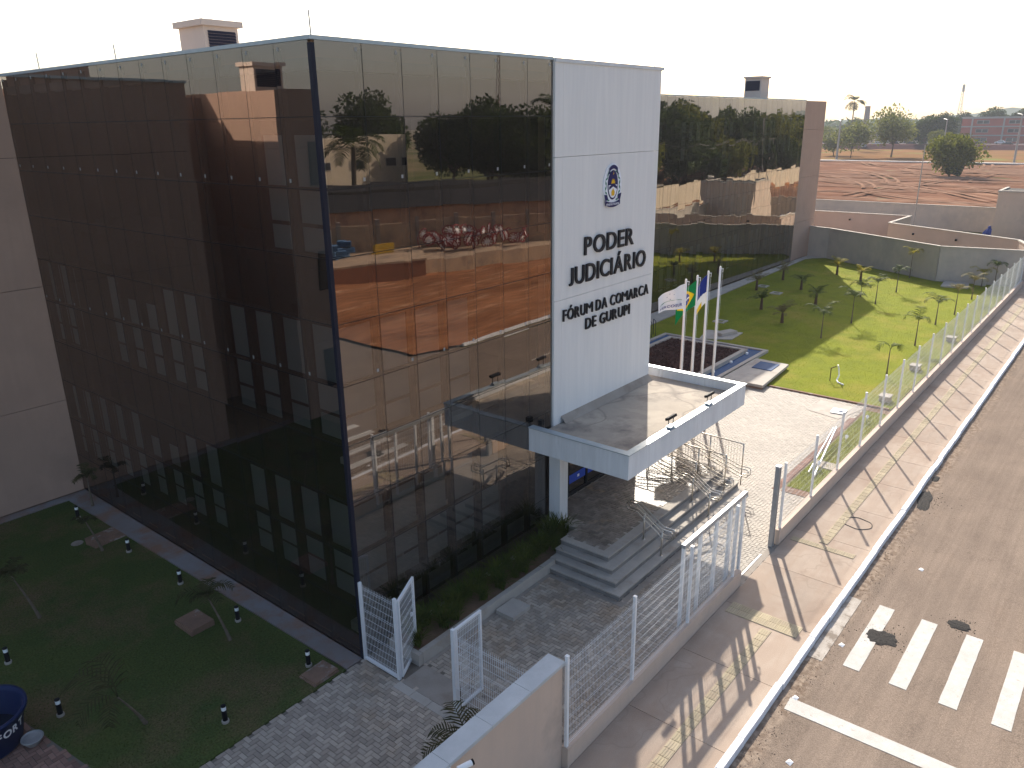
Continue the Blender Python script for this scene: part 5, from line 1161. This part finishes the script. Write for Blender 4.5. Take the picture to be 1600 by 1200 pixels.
for k in range(14):
    z = 2.5*k; rr = 2.2-1.6*z/36; bm.tube([(700+rr, 122, z), (700+rr*math.cos(2.1), 122+rr*math.sin(2.1), z+2.5)], .12, 3).tube([(700+rr*math.cos(2.1), 122+rr*math.sin(2.1), z), (700+rr*math.cos(4.2), 122+rr*math.sin(4.2), z+2.5)], .12, 3)
bm.build('lattice', 'galv', t); MB().tube([(700, 122, 30), (700, 122, 35)], 1.0, 6).build('antenna_ring', 'band', t)
# background tree belts beyond the field
spots = [(335, 63.5, 1.0, 'A'), (338, 58.5, 1.12, 'B'), (350, 65, 1.05, 'A'), (300, 51.5, .62, 'C'), (360, 71, .9, 'B'), (385, 70, .9, 'B'),
         (440, 58, 1.32, 'A'), (445, 46, 1.3, 'B'), (452, 22, 1.35, 'A'), (470, 76, 1.2, 'B'), (440, 100, 1.0, 'A'), (455, 125, 1.0, 'B'), (460, 150, 1.0, 'A'), (430, 165, .9, 'B'),
         (455, -10, 1.5, 'B'), (410, 95, .8, 'C'), (385, 118, .7, 'C')]
used = set(); far_lab = ['dark dense tree right of the tall pale tree', 'dark dense tree behind the solitary field tree', 'dark tree next to the skyline gap left of the mast', 'small yellow-green tree just above the solitary field tree', 'dark tree before the red brick building', 'dark tree under the radio mast',
           'dark crown over the left end of the red brick roof', 'dark crown over the middle of the red brick roof', 'dark crown over the right end of the red brick roof', 'dark tree left of the red brick building', 'low dark tree behind the parked cars', 'low dark tree behind the palm', 'low dark tree at the end of the tan wing', 'low tree mostly behind the tan wing', 'dark crown beyond the right frame edge', 'green tree among the low sheds', 'green tree above the parked cars']
for (x, y, s_, k), lab in zip(spots, far_lab):
    pr_ = {'A': protoA, 'B': protoB, 'C': protoC}[k]; place(pr_, x, y, s_, lab, 'dark trees beyond the dirt field', k not in used); used.add(k)
# far-off scrub along the horizon, one mass
n = 15000; Pq = np.stack([rng.uniform(480, 1100, n), rng.uniform(-500, 800, n), rng.random(n)], 1); hgt = 5+5*np.abs(np.sin(Pq[:, 0]*.05)*np.cos(Pq[:, 1]*.043)); Pq[:, 2] = Pq[:, 2]*hgt
D_ = rng.normal(0, 1.9, (n, 3, 3)); np_tris('distant_woodland', Pq[:, None, :]+D_, 'leaf_far', kind='stuff')
# red brick three-storey building
t = thing('brick_building', 'long three-storey red brick building with pale floor bands', 'building', (415, 30, 0))
MB().box((412, -60, 0), (426, 66, 11.2)).build('wall', 'brickred', t)
for z in (3.4, 7.2, 10.9): MB().box((411.6, -60, z), (412, 66, z+.55)).build('floor_band', 'band', t)
MB().box((411.5, -60.3, 11.45), (426.5, 66.4, 11.7)).build('roof', 'band', t)
for z in (.8, 4.6, 8.3):
    for k in range(10):
        y = 60-k*12.5
        f = MB().box((411.85, y-5, z+.3), (412, y, z+1.9)).build('window', 'band', t); MB().box((411.8, y-4.8, z+.45), (411.845, y-2.7, z+1.75)).box((411.8, y-2.4, z+.45), (411.845, y-.2, z+1.75)).build('pane', 'win', f)
for k in range(10): MB().box((411.5, 61.5-k*12.5, 0), (411.85, 62.1-k*12.5, 11.2)).build('pilaster', 'band', t)
for i, (x, y0_, y1_, h, m, lab) in enumerate(((402, 70, 100, 4.5, 'darkroof', 'long low dark shed behind the parked cars'), (405, 104, 160, 5.2, 'darkroof', 'second long low dark shed by the tan wing'), (396, 68, 82, 5.5, 'cream', 'small pale shed beside the brick building'))):
    t = thing('low_shed', lab, 'shed', (x, (y0_+y1_)/2, 0))
    MB().box((x, y0_, 0), (x+10, y1_, h)).build('walls', 'greybeige' if i < 2 else 'cream', t); MB().prism([(x-1, y0_-1), (x+11, y0_-1), (x+11, y1_+1), (x-1, y1_+1)], h, h+.5).build('roof', m, t)
    for k in range(int((y1_-y0_)/6)): MB().box((x-.1, y0_+2+6*k, 0), (x-.005, y0_+5+6*k, 2.8)).build('opening', 'win', t)
def car(x, y, a, m, lab, s_=1.0, first=[None]):
    t = thing('parked_car', lab, 'car', (x, y, .5), 'cars parked beyond the far street'); Q = Matrix.Rotation(a, 3, 'Z'); f = lambda p: Vector((x, y, .5))+Q@Vector(p)
    prof = [(-2.1, .35), (-2.15, .75), (-1.6, .95), (-1.05, 1.42), (.6, 1.45), (1.2, .98), (2.05, .82), (2.15, .4)]
    vs = [f((px, sy*.85*(.85 if pz > 1.2 else 1), pz)) for sy in (-1, 1) for px, pz in prof]; n = len(prof)
    MB().add(vs, [tuple(range(n)), tuple(range(n, 2*n))[::-1]]+[(i, n+i, n+(i+1) % n, (i+1) % n) for i in range(n)]).build('body', m, t)
    for sy in (-1, 1): MB().add([f((px, sy*.87*(.87 if pz > 1.2 else 1), pz)) for px, pz in ((-1.35, 1.0), (-1.0, 1.33), (.5, 1.36), (.95, 1.0))], [(0, 1, 2, 3)]).build('side_window', 'win', t)
    for px in (-1.3, 1.3):
        for sy in (-1, 1): MB().tube([tuple(f((px, sy*.72, .33))), tuple(f((px, sy*.88, .33)))], .33, 10).build('wheel', 'tyre', t)
for i, (x, y, m, lab) in enumerate(((372, 118, 'carb', 'dark blue car parked at the left end of the far row'), (374, 112, 'carw', 'white car next to the dark blue one'), (370, 90, 'carw', 'white car in the middle of the far row'), (373, 84, 'cark', 'black car right of the middle white one'), (369, 76, 'cark', 'black car near the tall pale tree trunk'), (380, 62, 'carw', 'white van-like car before the brick building'), (376, 52, 'cark', 'dark car beside the brick building drive'), (395, 47, 'carw', 'white car close to the brick wall'), (372, 41, 'cark', 'black car right of the brick drive'))):
    car(x, y, 1.57+random.uniform(-.2, .2), m, lab)

# ------------------------------------------------------------------ the far side of the street (seen mirrored in the glass)
t = thing('retaining_wall', 'blockwork retaining wall with pillars across the street, seen in the glass', 'wall', (38, -36, 0))
pa, pb = Vector((27, -45, 0)), Vector((62, -24, 0)); L = (pb-pa).length; a = math.atan2(pb.y-pa.y, pb.x-pa.x); c = (pa+pb)/2
MB().cbox((c.x, c.y, 1.7), (L, .25, 3.7), a).build('wall_section', 'blockwall', t)
for k in range(13):
    p = pa.lerp(pb, k/12); MB().cbox((p.x+.1, p.y+.15, 1.9), (.35, .35, 4.1), a).build('pillar', 'concrete', t)
t = thing('bench_wall', 'low rust-coloured masonry terrace in the dirt lot, seen in the glass', 'wall', (30, -36, 0))
MB().prism([(24, -36.4), (34.2, -32.3), (39, -38.0), (28, -44)], -.1, 1.25).build('block', 'rustbrick', t)
MB().prism([(34.4, -33.0), (47.5, -29.8), (50.5, -31.0), (39.2, -38.0)], -.1, 1.1).build('block', 'blockwall', t)
MB().prism([(23.95, -36.5), (34.3, -32.2), (39.1, -38.0), (28, -44.1)], 1.25, 1.4).build('top', 'blockwall', t)
t = thing('warehouse', 'low warehouse with dark corrugated roof across the street, seen in the glass', 'warehouse', (55, -58, 0))
MB().prism([(34, -55), (66, -35), (84, -62), (52, -82)], 0, 3.6).build('walls', 'blockwall', t)
bm = MB(); A_, B_, C2, D2 = Vector((33, -55.3, 3.6)), Vector((66.5, -34, 3.6)), Vector((85, -62, 3.6)), Vector((52, -83.5, 3.6)); up = Vector((0, 0, 1.3)); m1, m2 = (A_+D2)/2+up, (B_+C2)/2+up
bm.add([A_, B_, m2, m1, C2, D2], [(0,1,2,3), (3,2,4,5)]); bm.build('roof', 'darkroof', t)
t = thing('cream_house', 'cream rendered house with small windows across the street, seen in the glass', 'house', (84, -97, 0))
MB().prism([(62, -97), (94.5, -96.5), (95, -112), (62.5, -113)], 0, 9.6).build('wall', 'cream', t)
dv = Vector((32.5, .5, 0)).normalized(); nv = Vector((dv.y, -dv.x, 0))
for s_ in (10, 16.5, 24.5, 28.2):
    p = Vector((62, -97, 0))+dv*(s_+3); q = p-nv*.05
    f = MB().cbox((q.x, q.y, 5.2), (2.6, .12, 1.5), math.atan2(dv.y, dv.x)).build('window', 'concrete_lt', t); q = p-nv*.13
    MB().cbox((q.x, q.y, 5.2), (2.3, .04, 1.25), math.atan2(dv.y, dv.x)).build('pane', 'win', f)
tall_palm(57, -68, 9.0, 5.0, 'full palm before the cream house, seen mirrored in the near glass', 'leaf_dk', 16, .35)
tall_palm(84, -56, 13.0, 4.5, 'tall palm mirrored beside the white slab edge', 'leaf_dk', 14, .3)
MB().box((92, -66, 0), (150, -60, .4)).build('low_street_wall', 'band', label='pale low wall along the back street, seen in the glass', cat='wall')
t = thing('lattice_tower', 'slender red and white lattice tower seen mirrored above the trees', 'tower', (98.8, -79.7, 0)); bm = MB()
for k in range(3):
    a = 2.1*k+.3; bm.tube([(98.8+.8*math.cos(a), -79.7+.8*math.sin(a), 0), (98.8+.25*math.cos(a), -79.7+.25*math.sin(a), 24)], .035, 4)
for k in range(20):
    z = 1.2*k; rr = .8-.5*z/24
    for q in range(3):
        a, b = 2.1*q+.3, 2.1*(q+1)+.3; bm.tube([(98.8+rr*math.cos(a), -79.7+rr*math.sin(a), z), (98.8+rr*math.cos(b), -79.7+rr*math.sin(b), z+1.2)], .022, 3)
bm.build('lattice', 'rustred', t)
labs = 0
ring_spots = [(60, -118, 1.2), (88, -124, 1.55), (102, -116, 1.5), (93, -74, 1.15), (89, -66, 1.2), (97, -80, 1.2), (95, -64, 1.15), (101, -70, 1.15), (108, -60, 1.2), (100, -54, .95), (112, -52, 1.15), (120, -48, 1.2), (128, -44, 1.2), (126, -36, 1.1), (136, -38, 1.25), (145, -36, 1.2), (154, -34, 1.15), (163, -33, 1.1), (172, -33, 1.05), (140, -50, 1.25), (118, -62, 1.2), (132, -58, 1.2), (150, -46, 1.2), (165, -44, 1.15), (180, -40, 1.1), (150, -30, .7), (140, -31, .65), (131, -32, .7), (122, -33, .7), (113, -36, .75), (160, -29, .65), (171, -29, .7), (182, -28, .65), (104, -40, .6), (55, -112, 1.1), (45, -104, 1.0), (30, -98, 1.1), (105, -88, 1.3), (101, -92, 1.2), (120, -80, 1.25), (183, -30, 1.0), (195, -34, 1.05), (210, -36, 1.05)]
for i, (x, y, s_) in enumerate(ring_spots):
    k = ('A', 'B', 'C')[(i*7) % 3] if x > 104 else ('A', 'B')[i % 2]
    pr_ = {'A': protoA, 'B': protoB, 'C': protoC}[k]
    dup(pr_, (x, y, 0), random.uniform(0, 6.28), 'leafy tree across the street, seen only as a reflection in the glass', s_*random.uniform(.92, 1.05), 'trees across the street')
# street-side precast wall further along the dirt lot + cream gatehouse
t = thing('precast_wall', 'pale precast concrete wall across the street, seen in the rear glass', 'wall', (100, -18, 0))
for k in range(30):
    x = 84+k*2.6; y = -17.5-.12*k
    MB().box((x+.06, y, -.1), (x+2.54, y+.12, 2.9+.12*(k % 2))).build('wall_panel', 'cream', t); MB().box((x-.06, y-.05, -.1), (x+.06, y+.17, 3.1)).build('post', 'concrete_lt', t)
MB().box((77, -22, 0), (83, -17.4, 4.3)).build('gatehouse', 'cream', label='small cream cube building across the street, seen in the rear glass', cat='building')
# junk heap: red wheels, blue crates, yellow board
for k in range(46):
    x = 37.5+random.uniform(0, 9); y = -35.6+(x-37.5)*.42+random.uniform(-.9, .7); z = 1.5+random.uniform(0, 1.3)
    t = thing('red_wheel', 'red rimmed cart wheel in the scrap heap across the street, seen in the glass', 'wheel', (x, y, z), 'red cart wheels in the scrap heap'); pts = []
    a = random.uniform(0, 3.1); tl = random.uniform(-.5, .5); Q = Matrix.Rotation(a, 3, 'Z')@Matrix.Rotation(tl, 3, 'X')
    rim = [tuple(Vector((x, y, z))+Q@Vector((.46*math.cos(R(24*j)), 0, .46*math.sin(R(24*j))))) for j in range(16)]
    MB().tube(rim, .05, 5, cap=False).build('rim', 'redpaint', t)
    bm = MB()
    for j in range(4): v = Q@Vector((.44*math.cos(R(45*j)), 0, .44*math.sin(R(45*j)))); bm.tube([Vector((x, y, z))-v, Vector((x, y, z))+v], .03, 4)
    bm.tube([Vector((x, y, z))-Q@Vector((0, .04, 0)), Vector((x, y, z))+Q@Vector((0, .04, 0))], .16, 10)
    bm.build('spokes', 'white', t)
for k in range(26):
    x, y = 28.5+random.uniform(0, 4), -39.2+random.uniform(-1.2, 1.2); z = 1.4+random.choice((0, .42, .84)); a = random.uniform(0, 3)
    t = thing('blue_crate', 'blue slatted plastic crate in the scrap heap across the street, seen in the glass', 'crate', (x, y, z), 'blue crates in the scrap heap')
    bm = MB()
    for q in range(4): bm.cbox((x, y, z+.05+.1*q), (.9, .62, .06), a)
    bm.build('body', 'bluecrate', t)
MB().cbox((34.2, -37.2, 1.85), (2.0, .15, .85), .3).build('yellow_board', 'yb', label='yellow board propped in the scrap heap across the street, seen in the glass', cat='board')
# kerb stones (white) at the edge of the dirt lot, poles and wires along the street
k2 = MB().box((20.4, -16.35, -.2), (70, -16.2, -.05)).build('far_kerb', 'concrete', kind='structure')
for i in range(13): link('kerb_stone', km, k2, loc=(20.7+i*1.02, -16.1, .02))
for i, (x, y) in enumerate(((12.0, -17.2), (46, -17.6), (80, -15.6), (118, -15.4))):
    t = thing('utility_pole', ('concrete utility pole on the far corner of the crossroads', 'concrete utility pole by the red dirt lot', 'concrete utility pole by the cream cube building', 'concrete utility pole by the precast wall')[i], 'utility pole', (x, y, 0), 'utility poles across the street')
    MB().tube([(x, y, -.2), (x, y, 9.2)], [.16, .10], 8).build('pole', 'wood', t); MB().box((x-.06, y-.9, 8.6), (x+.06, y+.9, 8.72)).build('crossarm', 'wood', t)
pw_ = [(12.0, -17.2), (46, -17.6), (80, -15.6), (118, -15.4)]
for k, (dy, lab) in enumerate(((-.8, 'outer overhead cable across the street'), (0, 'middle overhead cable across the street'), (.8, 'inner overhead cable across the street'))):
    bm = MB(); pts = []
    for (xa, ya), (xb, yb) in zip(pw_[:-1], pw_[1:]):
        for s in range(10): u = s/10; pts.append((xa+(xb-xa)*u, ya+(yb-ya)*u+dy, 8.75-2.2*u*(1-u)))
    pts.append((118, -15.4+dy, 8.75)); bm.tube(pts, .025, 4).build('overhead_cable', 'cable', label=lab, cat='cable', group='overhead cables')

# ------------------------------------------------------------------ haze
hz = MB().box((-850, -1050, -1.5), (1850, 1150, 62)).build('haze', 'white', kind='stuff')
hm = bpy.data.materials.new('haze_air'); hm.use_nodes = True; hn = hm.node_tree; hn.nodes.remove(hn.nodes['Principled BSDF'])
pv = hn.nodes.new('ShaderNodeVolumePrincipled'); pv.inputs['Density'].default_value = .0003; pv.inputs['Color'].default_value = (.88, .92, 1, 1); pv.inputs['Anisotropy'].default_value = .0
hn.links.new(pv.outputs[0], hn.nodes['Material Output'].inputs['Volume']); hz.data.materials.clear(); hz.data.materials.append(hm)
for o in OFFS:
    if '_off' in o: del o['_off']
for o in bpy.data.objects:
    if '_off' in o: del o['_off']
